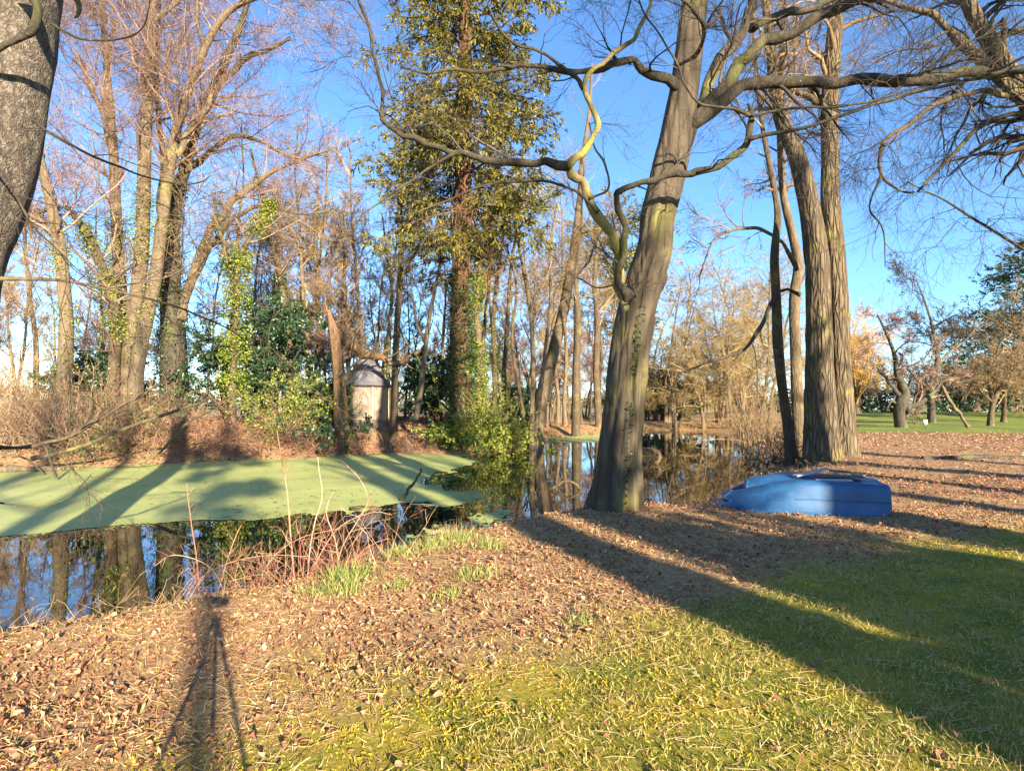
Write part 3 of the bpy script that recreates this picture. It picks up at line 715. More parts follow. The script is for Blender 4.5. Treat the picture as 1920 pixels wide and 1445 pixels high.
# ---------------------------------------------------------------- the near trunk at the left edge and its overhanging twigs
NL = [lv(34, (.5, 1.5), 7, ang=(.5, 1.1), wander=.18, grav=.0, rs=.45, rmin=.004, rel=False, tip=.2),
      lv(190, (.25, .8), 6, ang=(.4, 1.0), wander=.15, grav=-.01, rs=.55, rmin=.0025, rel=False, tip=.3),
      lv(700, (.1, .35), 3, ang=(.4, 1.0), wander=.15, grav=0, rs=.6, rmin=.0016, rel=False, tip=.3)]
hero('near_tree', 'massive leaning trunk with speckled grey bark at the pond edge', [
    ([(-230, 1180, 250), (-190, 1000, 222), (-150, 760, 214), (-105, 500, 208), (-62, 380, 204), (-32, 280, 202), (-6, 140, 204), (8, 0, 206), (22, -140, 200), (30, -400, 170), (40, -800, 110)], dict(k=56, n=120, tf=.55, twigs=False)),
    ([(30, -60, 26), (70, 10, 20), (62, 50, 17), (40, 68, 13), (0, 90, 12), (-60, 110, 9)], dict(Y=4.0, mat=DK, twigs=False)),
    ([(60, -120, 20), (130, -30, 15), (148, 10, 11), (143, 28, 8), (138, 34, 3)], dict(Y=4.2, mat=DK, twigs=False)),
    ([(95, 45, 5), (140, 68, 5), (190, 76, 4), (235, 72, 4), (265, 55, 3), (278, 20, 3), (285, -20, 2)], dict(Y=4.2, mat=DK, twigs=False)),
    ([(60, 225, 6), (120, 265, 6), (180, 295, 5), (240, 320, 5), (300, 338, 4), (345, 345, 4), (378, 340, 3), (395, 330, 2)], dict(Y=4.1, dY=.6, mat=DK)),
    ([(-40, 524, 10), (60, 523, 8), (130, 528, 7), (200, 540, 6), (260, 556, 6), (330, 575, 5), (400, 602, 4), (450, 632, 3), (485, 668, 2)], dict(Y=4.3, dY=1.0, mat=M['brown'])),
    ([(200, 540, 4), (260, 530, 4), (310, 520, 3), (350, 500, 3), (378, 478, 2)], dict(Y=4.7, dY=.5, mat=M['pale'])),
    ([(-40, 840, 10), (40, 838, 9), (110, 824, 9), (165, 800, 8), (215, 770, 7), (265, 740, 6), (310, 712, 4), (330, 700, 3)], dict(Y=5.5, dY=1.2, mat=M['brown'])),
    ([(-40, 935, 4), (30, 948, 4), (80, 948, 4), (120, 936, 3), (150, 912, 3), (170, 890, 2)], dict(Y=5.2, dY=.4, mat=DK, twigs=False)),
    ([(-30, 280, 5), (10, 330, 4), (60, 420, 4), (110, 470, 3), (160, 520, 2)], dict(Y=4.0, dY=.5, mat=DK)),
], 4.4, M['near'], M['tw_dark'], NL, 31, flute=.02, flare=.1)

# ---------------------------------------------------------------- the tall trees on the far bank, left
LL = [lv(70, (1.8, 5.6), 8, t0=.12, ang=(.45, 1.15), wander=.17, grav=.05, rs=.30, rmin=.016, rel=False, tip=.4),
      lv(600, (.3, .65), 5, ang=(.45, 1.0), wander=.2, grav=.02, rs=.5, rmin=.009),
      lv(2200, (.4, .85), 3, ang=(.4, 1.0), wander=.2, grav=.0, rs=.6, rmin=.0062),
      lv(4800, (.65, 1.4), 2, ang=(.3, 1.0), wander=.2, grav=.0, rs=.7, rmin=.0056)]
def thin(L, f): return [dict(d, N=max(8, int(d['N'] * f))) for d in L]
iv, ivd = M['ivy'], M['ivy_dark']
hero('park_tree', 'pale curved tree behind the near trunk, ivy at its foot', [
    ([(120, 720, 30), (124, 620, 28), (120, 540, 26), (112, 460, 24), (98, 390, 21), (84, 335, 18), (72, 280, 15), (58, 200, 12), (45, 120, 8), (30, 40, 5)], dict(k=16, n=70)),
    ([(110, 450, 14), (75, 415, 12), (45, 395, 9), (10, 400, 6)], dict())], 22.0, M['pale'], M['tw_pink'], thin(LL, .6), 41, ivy=[(0, 900, 0, .5, 1.5, iv)])
hero('park_tree', 'ivy-wrapped tall tree with a broken side stub and slender top', [
    ([(238, 700, 30), (230, 600, 27), (222, 490, 24), (217, 400, 22), (214, 310, 19), (208, 220, 16), (200, 130, 13), (194, 50, 10), (186, -60, 6)], dict(k=16, n=70)),
    ([(214, 300, 13), (195, 220, 12), (172, 165, 11), (153, 118, 9)], dict()),
    ([(205, 240, 11), (196, 180, 10), (206, 90, 8), (215, 40, 6)], dict()),
    ([(214, 600, 24), (196, 520, 22), (172, 455, 19), (140, 405, 14), (118, 388, 11), (70, 400, 8), (30, 430, 5)], dict(Y=23.6, base=True, part='trunk', mat=M['brown']))],
    25.0, M['pale'], M['tw_pink'], thin(LL, .9), 42, ivy=[(0, 3000, .1, .62, 1.9, iv), (3, 2600, .25, .85, 2.2, iv)])
hero('park_tree', 'tallest straight tree of the far bank, bare pale trunk', [
    ([(240, 700, 36), (250, 610, 32), (262, 500, 29), (268, 380, 27), (272, 260, 25), (278, 160, 23), (283, 60, 20), (286, -40, 17), (288, -160, 12), (290, -300, 7)], dict(k=20, n=90)),
    ([(280, 45, 12), (320, 15, 9), (350, -10, 6)], dict()),
    ([(273, 150, 9), (240, 60, 7), (225, 45, 6), (170, 10, 4)], dict())], 24.0, M['pale'], M['tw_pink'], LL, 43, ivy=[(0, 1300, .1, .4, 1.6, iv)])
hero('park_tree', 'forked tree leaning out of the clump with a long curving top', [
    ([(256, 700, 30), (272, 610, 28), (290, 530, 26), (302, 440, 24), (316, 330, 22), (332, 240, 20), (356, 165, 18), (384, 90, 16), (412, 40, 14), (450, 8, 11), (520, -10, 7), (600, 0, 4)], dict(k=18, n=90)),
    ([(322, 300, 13), (340, 270, 12), (362, 232, 12), (385, 200, 10), (400, 170, 6)], dict()),
    ([(384, 90, 10), (370, 40, 8), (372, -20, 6)], dict())], 23.5, M['pale'], M['tw_pink'], LL, 44, ivy=[(0, 700, .05, .4, 1.5, iv)])
hero('park_tree', 'thick dark trunk with ivy and a fan of long spreading limbs', [
    ([(328, 730, 58), (324, 620, 48), (320, 520, 40), (321, 440, 34), (330, 370, 28), (345, 320, 24), (366, 245, 21), (395, 180, 19), (425, 110, 16), (450, 50, 13), (470, -20, 9), (480, -100, 5)], dict(k=22, n=90)),
    ([(338, 600, 20), (365, 500, 18), (392, 440, 17), (425, 390, 15), (470, 348, 13), (515, 318, 10), (560, 300, 7), (620, 280, 4)], dict(mat=M['pale'])),
    ([(345, 325, 14), (385, 290, 12), (425, 262, 11), (455, 255, 9), (500, 272, 7), (560, 300, 5)], dict(mat=M['pale'])),
    ([(395, 180, 13), (430, 140, 12), (465, 105, 11), (500, 98, 9), (545, 70, 6)], dict(mat=M['pale'])),
    ([(322, 470, 16), (300, 400, 15), (306, 300, 13), (292, 200, 11), (296, 90, 8), (300, -20, 5)], dict(mat=M['dark'])),
    ([(340, 560, 14), (400, 455, 12), (450, 400, 10), (500, 388, 8), (570, 402, 5), (620, 395, 3)], dict(mat=M['brown']))],
    26.0, M['dark'], M['tw_pink'], LL, 45, ivy=[(0, 2600, .05, .5, 1.4, ivd)])

# ---------------------------------------------------------------- middle: slim and broken trees round the hut
ML = thin(LL, .17)
hero('ivy_tree', 'slanting tree thick with yellow-green ivy beside the dark evergreens', [
    ([(436, 720, 16), (442, 610, 15), (444, 520, 14), (455, 470, 12), (480, 430, 10), (500, 400, 7), (520, 350, 4)], dict(k=12, n=50)),
    ([(444, 560, 10), (425, 480, 9), (410, 420, 7), (400, 360, 5)], dict())], 24.0, M['brown'], M['tw_tan'], ML, 51, ivy=[(0, 5200, .1, .95, 4.2, iv), (1, 1200, 0, .8, 2.6, ivd)])
hero('ivy_tree', 'leaning trunk dotted with ivy above the dark evergreens', [
    ([(546, 700, 18), (538, 600, 16), (526, 520, 14), (512, 460, 12), (500, 410, 9), (486, 350, 6), (470, 280, 4)], dict(k=12, n=50))], 27.0, M['brown'], M['tw_tan'], ML, 52, ivy=[(0, 1400, .1, .9, 2.2, ivd)])
WF = .72
hero('broken_tree', 'snapped dead trunk with a splintered orange top before the hut', [
    ([(642, 830, 44), (638, 770, 36), (634, 700, 31), (629, 650, 27), (624, 618, 22), (619, 596, 13), (616, 580, 4)], dict(k=20, n=60, flute=.1)),
    ([(652, 700, 5), (664, 640, 4), (672, 600, 3)], dict(mat=M['dark']))], 24.0, M['dead'], M['tw_tan'], thin(ML, .12), 53)
hero('fallen_limb', 'torn dark limb hanging from the snapped trunk over the hut roof', [
    ([(622, 608, 16), (642, 636, 20), (662, 652, 22), (690, 660, 22), (712, 672, 17), (732, 680, 13), (748, 681, 12), (768, 670, 10), (786, 656, 8), (802, 642, 5)], dict(k=14, n=60, base=False, part='limb')),
    ([(662, 652, 8), (672, 640, 7), (684, 632, 4)], dict()), ([(705, 668, 6), (718, 660, 5), (736, 652, 3)], dict()),
    ([(660, 655, 10), (655, 662, 8), (648, 668, 5)], dict())], 25.2, M['dead'], M['tw_tan'], thin(ML, .1), 54, cat='branch', flare=0)
WF = .84
hero('slim_tree', 'slim brown trunk rising close beside the hut', [
    ([(738, 815, 17), (740, 720, 15), (744, 620, 14), (750, 520, 13), (752, 440, 11), (749, 370, 9), (756, 300, 7), (760, 220, 5)], dict(k=12, n=60))], 25.8, M['brown'], M['tw_tan'], ML, 55)
hero('slim_tree', 'ivy-trailed pole tree between the hut and the slim brown trunk', [
    ([(732, 800, 9), (728, 700, 9), (732, 600, 8), (735, 540, 7), (726, 480, 5), (716, 400, 3)], dict(k=10, n=50))], 28.5, M['pale'], M['tw_tan'], ML, 56, ivy=[(0, 700, .2, .6, 2.4, iv)])
hero('slim_tree', 'small forking dark tree between the hut and the redwood', [
    ([(778, 800, 13), (790, 720, 12), (798, 650, 11), (806, 590, 9), (818, 530, 7), (830, 460, 5), (838, 400, 3)], dict(k=10, n=50)),
    ([(799, 645, 8), (783, 610, 7), (774, 560, 5), (770, 520, 3)], dict()), ([(794, 690, 6), (775, 660, 5), (755, 630, 4), (748, 610, 3)], dict())], 25.0, M['dark'], M['tw_dark'], ML, 57)

# ---------------------------------------------------------------- the redwood
def redwood():
    rng = np.random.default_rng(61)
    base = np.array((*at(862, 830, 25.0)[:2], 0)); base[2] = gz(base[0], base[1])
    root = thing('redwood_tree', 'tall evergreen redwood with a straight ivied trunk at the water', 'tree', base)
    rows = [(.0, 0, -.2, .62), (0, 0, .4, .50), (.02, 0, 2.5, .45), (.02, 0, 6, .40), (.1, 0, 10, .36), (.15, 0, 14, .33), (.2, 0, 20, .25), (.2, 0, 27, .12), (.2, 0, 30, .03)]
    S = spline(rows, 120); g = G(); rough_tube(g, S, 30, rng, flute=.04, flare=.15, lumps=.05); g.build('trunk', M['redwood'], root)
    N = 290
    zh = rng.uniform(8.2, 29.5, N) ** 1.0
    zh[:10] = rng.uniform(6.5, 8.5, 10)
    az = rng.uniform(0, 6.283, N)
    prof = np.interp(zh, [6, 8.5, 10, 14, 18, 24, 30], [1.8, 3.0, 3.9, 4.0, 3.7, 2.6, .6]) * rng.uniform(.7, 1.12, N)
    D = np.stack([np.cos(az), np.sin(az), rng.uniform(-.15, .3, N)], -1)
    st = np.stack([np.interp(zh, S[:, 2], S[:, 0]), 0 * zh, zh], -1)
    B = grow(st, D, prof, 9, .09, -.075, rng); R = np.interp(prof, [0, 4], [.02, .055])[:, None] * np.linspace(1, .25, 9)[None]
    B2, R2 = spawn(B, R, 2300, .2, 1, (.5, 1.1), (.25, .5), 4, .12, -.06, .5, .008, rng)
    B3, R3 = spawn(B2, R2, 8000, .1, 1, (.4, 1.0), (.35, .7), 3, .12, -.12, .6, .005, rng)
    gb = G(); gb.tubes(B, R, 5, .3); gb.tubes(B2, R2, 3, .3); gb.build('branch_work', M['brown'], root, kind='stuff')
    gl = G()
    def leaves(P, per, size):
        m, k, _ = P.shape
        n = m * per; idx = np.repeat(np.arange(m), per); t = rng.uniform(.1, 1, n); f = t * (k - 1); i = np.minimum(f.astype(int), k - 2); u = (f - i)[:, None]
        pos = P[idx, i] * (1 - u) + P[idx, i + 1] * u; T = nrm(P[idx, i + 1] - P[idx, i])
        D = nrm(T + rng.normal(0, .42, (n, 3)) + np.array([0, 0, -.35]))
        gl.scatter(DIA, DIA_F, pos, frame_y(D, rng), np.stack([rng.uniform(.036, .062, n), rng.uniform(*size, n), np.full(n, .05)], -1), np.clip(rng.normal(.5, .25, n) + (rng.uniform(size=m)[idx] - .5) * .3, 0, 1))
    leaves(B3, 13, (.11, .24)); leaves(B2, 10, (.12, .25))
    gl.build('foliage', M['conifer'], root, kind='stuff')
    gi = G(); ivy_on(gi, S, 15000, rng, .0, .31, 1.22, extra=.09); gi.build('ivy', ivd, root, kind='stuff')
redwood()

# ---------------------------------------------------------------- coppice right of the redwood, leaning trunk, background wood
CL = thin(LL, .11)
for i, (pts, Y, mt, ivn, lab) in enumerate([
    ([(896, 810, 17), (897, 740, 16), (899, 660, 14), (894, 580, 11), (900, 500, 9), (915, 400, 7), (930, 300, 4)], 25.6, 'pale', 3400, 'ivy-hung pole tree right beside the redwood trunk'),
    ([(925, 800, 12), (928, 700, 11), (925, 600, 10), (935, 500, 8), (950, 400, 6), (965, 300, 4)], 28.0, 'brown', 700, 'brown pole stem, second from the redwood'),
    ([(950, 790, 10), (946, 700, 10), (952, 600, 9), (958, 500, 7), (975, 400, 5), (985, 330, 3)], 29.0, 'brown', 500, 'brown pole stem, third from the redwood'),
    ([(996, 835, 12), (998, 760, 11), (1000, 680, 10), (996, 600, 9), (985, 520, 8), (968, 430, 6), (960, 330, 4)], 26.2, 'pale', 0, 'pale pole stem rising from the water edge'),
    ([(1002, 835, 9), (1010, 760, 9), (1022, 660, 8), (1032, 560, 7), (1030, 470, 5), (1045, 380, 4)], 26.5, 'pale', 0, 'second pale pole stem fanning out at the water edge'),
    ([(990, 830, 8), (975, 740, 8), (960, 640, 7), (968, 540, 6), (950, 460, 4)], 26.6, 'brown', 0, 'thin brown pole bending towards the redwood at the water edge'),
    ([(1006, 810, 32), (1018, 740, 29), (1033, 680, 27), (1050, 610, 25), (1066, 530, 22), (1078, 450, 19), (1086, 380, 15), (1092, 300, 11), (1105, 210, 8), (1110, 120, 5)], 30.0, 'pale', 0, 'stout leaning trunk beyond the water-edge poles'),
    ([(1080, 790, 19), (1080, 700, 17), (1083, 600, 15), (1080, 520, 12), (1090, 420, 9), (1085, 320, 5)], 36.0, 'brown', 0, 'upright brown trunk behind the leaning one'),
    ([(1122, 790, 16), (1118, 700, 14), (1120, 600, 12), (1115, 520, 10), (1125, 420, 6)], 42.0, 'brown', 0, 'far brown trunk on the bank behind the small duckweed patch'),
]):
    hero('pole_tree', lab, [(pts, dict(k=12, n=60))], Y, M[mt], M['tw_tan'], CL, 70 + i, ivy=[(0, ivn, .02, .6, 2.6, iv)] if ivn else None, flare=.1)

GL = [lv(26, (.18, .38), 8, t0=.0, ang=(.5, 1.0), wander=.14, grav=.05, rs=.5, rmin=.03, tip=.55),
      lv(170, (.3, .6), 6, ang=(.45, 1.0), wander=.18, grav=.03, rs=.5, rmin=.016),
      lv(1100, (.35, .7), 3, ang=(.4, 1.0), wander=.2, grav=.02, rs=.6, rmin=.011),
      lv(4600, (.5, 1.05), 2, ang=(.3, 1.0), wander=.2, grav=.0, rs=.7, rmin=.0075)]
def wood(variants, spots, labels=None):
    used = set()
    for i, (px, Y, s) in enumerate(spots):
        v = variants[i % len(variants)]
        x = (px - 960) / FPX * Y; loc = (x, Y, gz(x, Y) - .05)
        if id(v) not in used:
            used.add(id(v)); v.location = tuple(map(float, loc)); v.scale = (s, s, s)
        else: v = copy_tree(v, loc, rz=i * 2.4, s=s)
        if labels:
            for lim, lab in labels:
                if px < lim: v['label'] = lab; v['group'] = lab; break
rg = np.random.default_rng(3)
wl, wg = 'slender bare tree of the wood behind the far bank', 'bare trees of the wood beyond the pond'
V1 = [generic('wood_tree', wl, (0, 0, 0), 80 + i, (17, 14, 19, 12)[i], (.2, .15, .24, .13)[i], thin(GL, .85), M[('brown', 'pale', 'pale', 'brown')[i]], M[('tw_pink', 'tw_tan', 'tw_gold', 'tw_pink')[i]], group=wg, t0=.28, wander=.06) for i in range(4)]
spots = [(-60, 30, 1), (20, 34, .95), (70, 40, 1.1), (160, 36, 1), (190, 31, .8), (380, 38, 1), (420, 33, .9), (470, 30, .85), (500, 36, 1.0), (560, 31, .9), (585, 28.5, .8), (610, 34, 1.0), (660, 31, .85), (690, 36, .9),
         (715, 42, .9), (770, 38, .8), (820, 33, .7), (910, 40, .9), (935, 34, .75), (975, 44, .95), (1010, 50, .9), (1050, 48, .9), (1140, 55, 1.0), (520, 45, 1.0), (300, 44, 1.0), (120, 48, 1.0), (30, 55, 1.0), (640, 52, .9), (840, 55, .9),
         (545, 29, .8), (575, 33, .9), (600, 29.5, .8), (627, 28, .75), (652, 29, .8), (682, 29, .75), (705, 31, .8), (535, 36, .95), (760, 31, .7), (905, 30, .75), (945, 31, .75), (985, 33, .8), (1025, 38, .85), (1060, 41, .9), (875, 36, .8), (490, 32, .8), (455, 36, .9), (1000, 58, 1.1), (1035, 56, 1.1), (1075, 60, 1.15), (1105, 52, 1.05), (1160, 64, 1.2), (1210, 66, 1.1), (895, 46, .9), (955, 50, .95), (1045, 44, .9), (1090, 47, .95), (1125, 49, 1.0), (860, 42, .8), (590, 40, .9), (630, 43, .95), (560, 48, 1.0), (670, 47, .9)]
wood(V1, spots, [(240, 'slender bare tree of the wood behind the straw thicket'), (450, 'slender bare tree behind the thick dark trunk'), (650, 'slender bare tree behind the dark hollies'), (840, 'slender bare tree of the wood behind the hut'), (2000, 'slender bare tree of the wood behind the pole stems')])
# far hedgerow across the fields
rh = np.random.default_rng(139); n = 12000; hx = rh.uniform(-190, 70, n); hy = 165 + rh.normal(0, 3, n); hh = (2.2 + 5.5 * fbm(hx * .05, hx * 0, 77)) * rh.uniform(0, 1, n) ** .7
g = G(); g.scatter(DIA, DIA_F, np.stack([hx, hy, hh - .4], -1), rand_rot(n, rh), rh.uniform(.4, .9, n)[:, None] * np.ones(3), rh.uniform(0, 1, n))
tag(g.build('far_hedgerow', M['tw_dark'], kind='stuff'), 'low brown hedgerow far across the fields', 'hedge')
# golden drooping trees behind the far arm of the pond
GD = [lv(34, (.25, .5), 8, t0=.0, ang=(.6, 1.2), wander=.14, grav=-.02, rs=.5, rmin=.025, tip=.5),
      lv(220, (.3, .6), 6, ang=(.45, 1.0), wander=.18, grav=-.07, rs=.5, rmin=.015),
      lv(900, (.35, .9), 4, ang=(.4, 1.0), wander=.2, grav=-.14, rs=.6, rmin=.011),
      lv(4000, (.55, 1.2), 2, ang=(.3, 1.0), wander=.2, grav=-.1, rs=.7, rmin=.009)]
V2 = [generic('golden_tree', 'golden-twigged drooping tree beyond the far arm of the pond', (0, 0, 0), 90 + i, (12.5, 15.5, 10.5)[i], (.18, .22, .15)[i], GD, M['pale'], M['tw_gold'], group='golden drooping trees across the pond', t0=.2, wander=.08, stems=(2, 1, 3)[i], spread=.25) for i in range(3)]
wood(V2, [(1245, 48, 1), (1300, 50, 1.0), (1345, 47, 1.0), (1395, 44, .95), (1420, 36, .75), (1275, 60, 1.0), (1370, 62, 1.0), (1440, 52, 1.0), (1190, 60, 1.0), (1330, 70, 1.1), (1215, 75, 1.1), (1265, 44, .8), (1320, 43.5, .7), (1375, 41, .75), (1225, 50, .9), (1355, 55, 1.0), (1405, 48, 1.0), (890, 44, .6), (925, 48, .65), (960, 42, .5), (1000, 54, .7), (1030, 50, .6), (1065, 52, .65), (1100, 56, .75), (1140, 52, .7), (1165, 60, .85), (790, 46, .55), (745, 50, .6), (700, 45, .5)], [(870, 'golden-twigged drooping tree seen past the hut towards the fields'), (1180, 'golden-twigged drooping tree on the bank beyond the leaning trunk'), (1262, 'golden-twigged drooping tree round the low dark evergreen across the pond'), (1350, 'golden-twigged drooping tree behind the dry sedge of the far shore'), (2000, 'golden-twigged drooping tree behind the upright twig clump')])

# ---------------------------------------------------------------- park beyond the lawn, right
AL = [lv(34, (.4, .85), 8, t0=.0, ang=(.6, 1.25), wander=.2, grav=.03, rs=.5, rmin=.03, tip=.4),
      lv(150, (.35, .65), 6, ang=(.45, 1.1), wander=.2, grav=.03, rs=.5, rmin=.018),
      lv(900, (.35, .7), 3, ang=(.4, 1.0), wander=.22, grav=.03, rs=.6, rmin=.012),
      lv(4200, (.55, 1.2), 2, ang=(.3, 1.0), wander=.2, grav=.03, rs=.7, rmin=.013)]
WF = .62
hero('gnarled_tree', 'gnarled burred tree with a long low arm on the lawn', [
    ([(1690, 800, 32), (1686, 775, 30), (1690, 755, 36), (1696, 735, 30), (1682, 700, 16), (1680, 680, 13), (1674, 655, 10), (1660, 620, 8), (1645, 590, 5)], dict(k=18, n=60)),
    ([(1696, 765, 22), (1715, 758, 16), (1735, 748, 13), (1752, 735, 11), (1768, 715, 9), (1790, 700, 6)], dict()),
    ([(1690, 745, 12), (1670, 720, 10), (1650, 695, 8), (1636, 680, 6)], dict()),
    ([(1690, 765, 10), (1672, 752, 7), (1662, 770, 5)], dict(twigs=False))], 37.0, M['dark'], M['tw_pink'], thin([dict(d, L=(d['L'][0], d['L'][1])) for d in AL], .8), 101, t_from=.5)
hero('bare_tree', 'upright bare tree with a lit fork and a wide twig crown on the lawn', [
    ([(1747, 785, 22), (1746, 750, 20), (1744, 725, 18), (1752, 700, 14), (1758, 672, 14), (1754, 640, 10), (1745, 600, 7), (1732, 560, 5), (1718, 525, 3)], dict(k=14, n=60)),
    ([(1757, 680, 10), (1770, 668, 9), (1790, 652, 7), (1808, 638, 5), (1830, 615, 3)], dict(mat=M['pale'])),  # sunlit look of the fork is put in by this paler bark
    ([(1744, 735, 10), (1720, 710, 8), (1700, 690, 5)], dict())], 46.0, M['dark'], M['tw_dark'], thin(AL, .8), 102, t_from=.5)
hero('bare_tree', 'broad grey tree forking low above the lawn near the dark conifer', [
    ([(1857, 795, 18), (1860, 765, 15), (1866, 745, 14), (1880, 720, 11), (1900, 695, 9), (1930, 660, 6)], dict(k=14, n=60)),
    ([(1862, 755, 11), (1855, 725, 10), (1855, 690, 8), (1866, 660, 6), (1885, 630, 4)], dict()),
    ([(1860, 752, 8), (1840, 735, 7), (1832, 715, 6), (1825, 690, 4)], dict())], 40.0, M['brown'], M['tw_tan'], AL, 103, t_from=.4)
WF = .84
V3 = [generic('orchard_tree', 'small dim bare tree before the hedge at the back of the lawn', (0, 0, 0), 110 + i, (5.5, 6.5)[i], (.16, .2)[i], thin(AL, .5), M['dark'], M['tw_dark'], group='small bare trees along the far lawn hedge', t0=.25, wander=.1) for i in range(2)]
wood(V3, [(1612, 62, 1), (1655, 68, 1.1), (1800, 66, 1.1), (1835, 72, 1.3), (1905, 60, 1.1), (1940, 52, 1.0), (1720, 74, 1.2), (1625, 80, 1.4), (1770, 85, 1.3), (1690, 90, 1.5), (1870, 90, 1.4)])
generic('golden_tree', 'rounded tree with orange-gold twigs behind the twin oak', ((1607 - 960) / FPX * 62, 62, 0), 120, 12.5, .3, [dict(d, N=int(d['N'] * 1.3)) for d in AL], M['brown'], M['tw_orange'], t0=.18, wander=.05)
generic('lawn_tree', 'spreading tan tree with a dense low crown by the dark conifer', ((1880 - 960) / FPX * 48, 48, 0), 121, 9.5, .25, [dict(d, N=int(d['N'] * 1.2)) for d in AL], M['brown'], M['tw_tan'], t0=.2, wander=.08)
# leaning stick, pale trunks, sapling, little sign
g = G(); S = px_stem([(1815, 800, 6), (1800, 778, 7), (1782, 755, 8), (1772, 735, 7), (1765, 722, 5)], 36.0, 30)
rough_tube(g, S, 8, rg); o = g.build('leaning_stick', M['pale'], origin=S[0, :3]); o.location = S[0, :3]; tag(o, 'pale bare stick leaning out of the lawn into branches', 'branch')
o = thing('lawn_marker', 'tiny white plate on a short post in the lawn', 'sign', (*at(1735, 801, 38)[:2], gz(*at(1735, 801, 38)[:2])))
G().box((0, 0, .22), (.04, .04, .5)).build('post', M['grey_wood'], o); G().box((0, -.03, .36), (.26, .02, .3)).build('plate', M['sign'], o)
# dark conifer at the right edge
def conifer(name, label, loc, seed, H, wprof, N, mt=M['cedar'], size=(.25, .5), trunk=.3, z0=.12, droop=-.02):
    rng = np.random.default_rng(seed)
    root = thing(name, label, 'tree', loc)
    S = spline([(0, 0, -.2, trunk * 1.2), (0, 0, H * .3, trunk), (0, 0, H * .7, trunk * .5), (0, 0, H, .02)], 50); g = G(); rough_tube(g, S, 10, rng); g.build('trunk', M['dark'], root)
    zh = rng.uniform(z0, .99, N) * H; az = rng.uniform(0, 6.283, N)
    ln = np.interp(zh / H, wprof[0], wprof[1]) * rng.uniform(.7, 1.15, N)
    D = np.stack([np.cos(az), np.sin(az), rng.uniform(-.05, .25, N)], -1)
    B = grow(np.stack([0 * zh, 0 * zh, zh], -1), D, ln, 7, .08, droop, rng); R = np.full((N, 7), .05) * np.linspace(1, .3, 7)
    B2, R2 = spawn(B, R, N * 8, .2, 1, (.5, 1.1), (.25, .5), 5, .1, -.02, .5, .012, rng)
    gb = G(); gb.tubes(B, R, 4); gb.build('branch_work', M['dark'], root, kind='stuff')
    per = 12; m = len(B2); n = m * per; idx = np.repeat(np.arange(m), per); f = rng.uniform(0, 4, n); i = np.minimum(f.astype(int), 3); u = (f - i)[:, None]
    pos = B2[idx, i] * (1 - u) + B2[idx, i + 1] * u
    D = nrm(nrm(B2[idx, i + 1] - B2[idx, i]) + rng.normal(0, .6, (n, 3)))
    gl = G(); gl.scatter(DIA, DIA_F, pos, frame_y(D, rng), np.stack([rng.uniform(.08, .14, n), rng.uniform(*size, n), np.full(n, .1)], -1), rng.uniform(0, 1, n))
    gl.build('foliage', mt, root, kind='stuff')
    return root
conifer('cedar_tree', 'dark tiered conifer standing behind the lawn trees', ((1930 - 960) / FPX * 56, 56, 0), 130, 17.5, ([0, .1, .4, .7, 1], [7, 8.5, 7, 4.2, .6]), 300)
conifer('cedar_tree', 'olive flat-topped cedar behind the fluted beech', ((1165 - 960) / FPX * 58, 58, 0), 131, 21.5, ([0, .4, .6, .85, 1], [1.0, 3.5, 5.5, 5.5, 3.0]), 110, M['conifer'], z0=.35)
conifer('yew_tree', 'low dark evergreen under the golden trees across the water', ((1245 - 960) / FPX * 52, 52, 0), 132, 4.2, ([0, .3, .7, 1], [2.6, 3.4, 2.4, .4]), 90, M['holly'], z0=.05)

# hedge at the back of the lawn
def leafcloud(g, c, rad, n, rng, size, clump=9, squash=1.0):
    c = np.asarray(c, float)
    k = max(4, n // 40)
    cc = nrm(rng.normal(size=(k, 3))) * (rng.uniform(0, 1, (k, 1)) ** .45)
    idx = rng.integers(0, k, n)
    p = cc[idx] + rng.normal(0, .13, (n, 3))
    pos = c + p * np.asarray(rad)
    D = nrm(rng.normal(size=(n, 3)) + np.array([0, 0, -.2]) + p * .6)
    g.scatter(DIA, DIA_F, pos, frame_y(D, rng), rng.uniform(*size, n)[:, None] * np.array([.8, 1.1, 2]), np.clip(rng.uniform(0, 1, n) * .7 + rng.uniform(size=k)[idx] * .35, 0, 1))
rg = np.random.default_rng(140)
for i in range(9):
    x = 30 + i * 8.5; y = 76 + (i % 3) * 2 - i * .8
    o = thing('hedge_bush', 'dark evergreen bush in the hedge closing off the lawn', 'bush', (x, y, gz(x, y)), 'hedge bushes behind the lawn')
    g = G(); leafcloud(g, (0, 0, 1.3), (5.6, 1.8, 1.9), 1500, rg, (.28, .5)); g.build('foliage', M['holly'], o, kind='stuff')
    P = grow(np.zeros((7, 3)) + rg.normal(0, .6, (7, 3)) * np.array([3, .6, 0]), np.tile([0, 0, 1.], (7, 1)), np.full(7, 2.4), 6, .2, 0, rg); [G().tubes(P[j:j + 1], np.full((1, 6), .05), 4).build('stem', M['dark'], o) for j in range(7)]

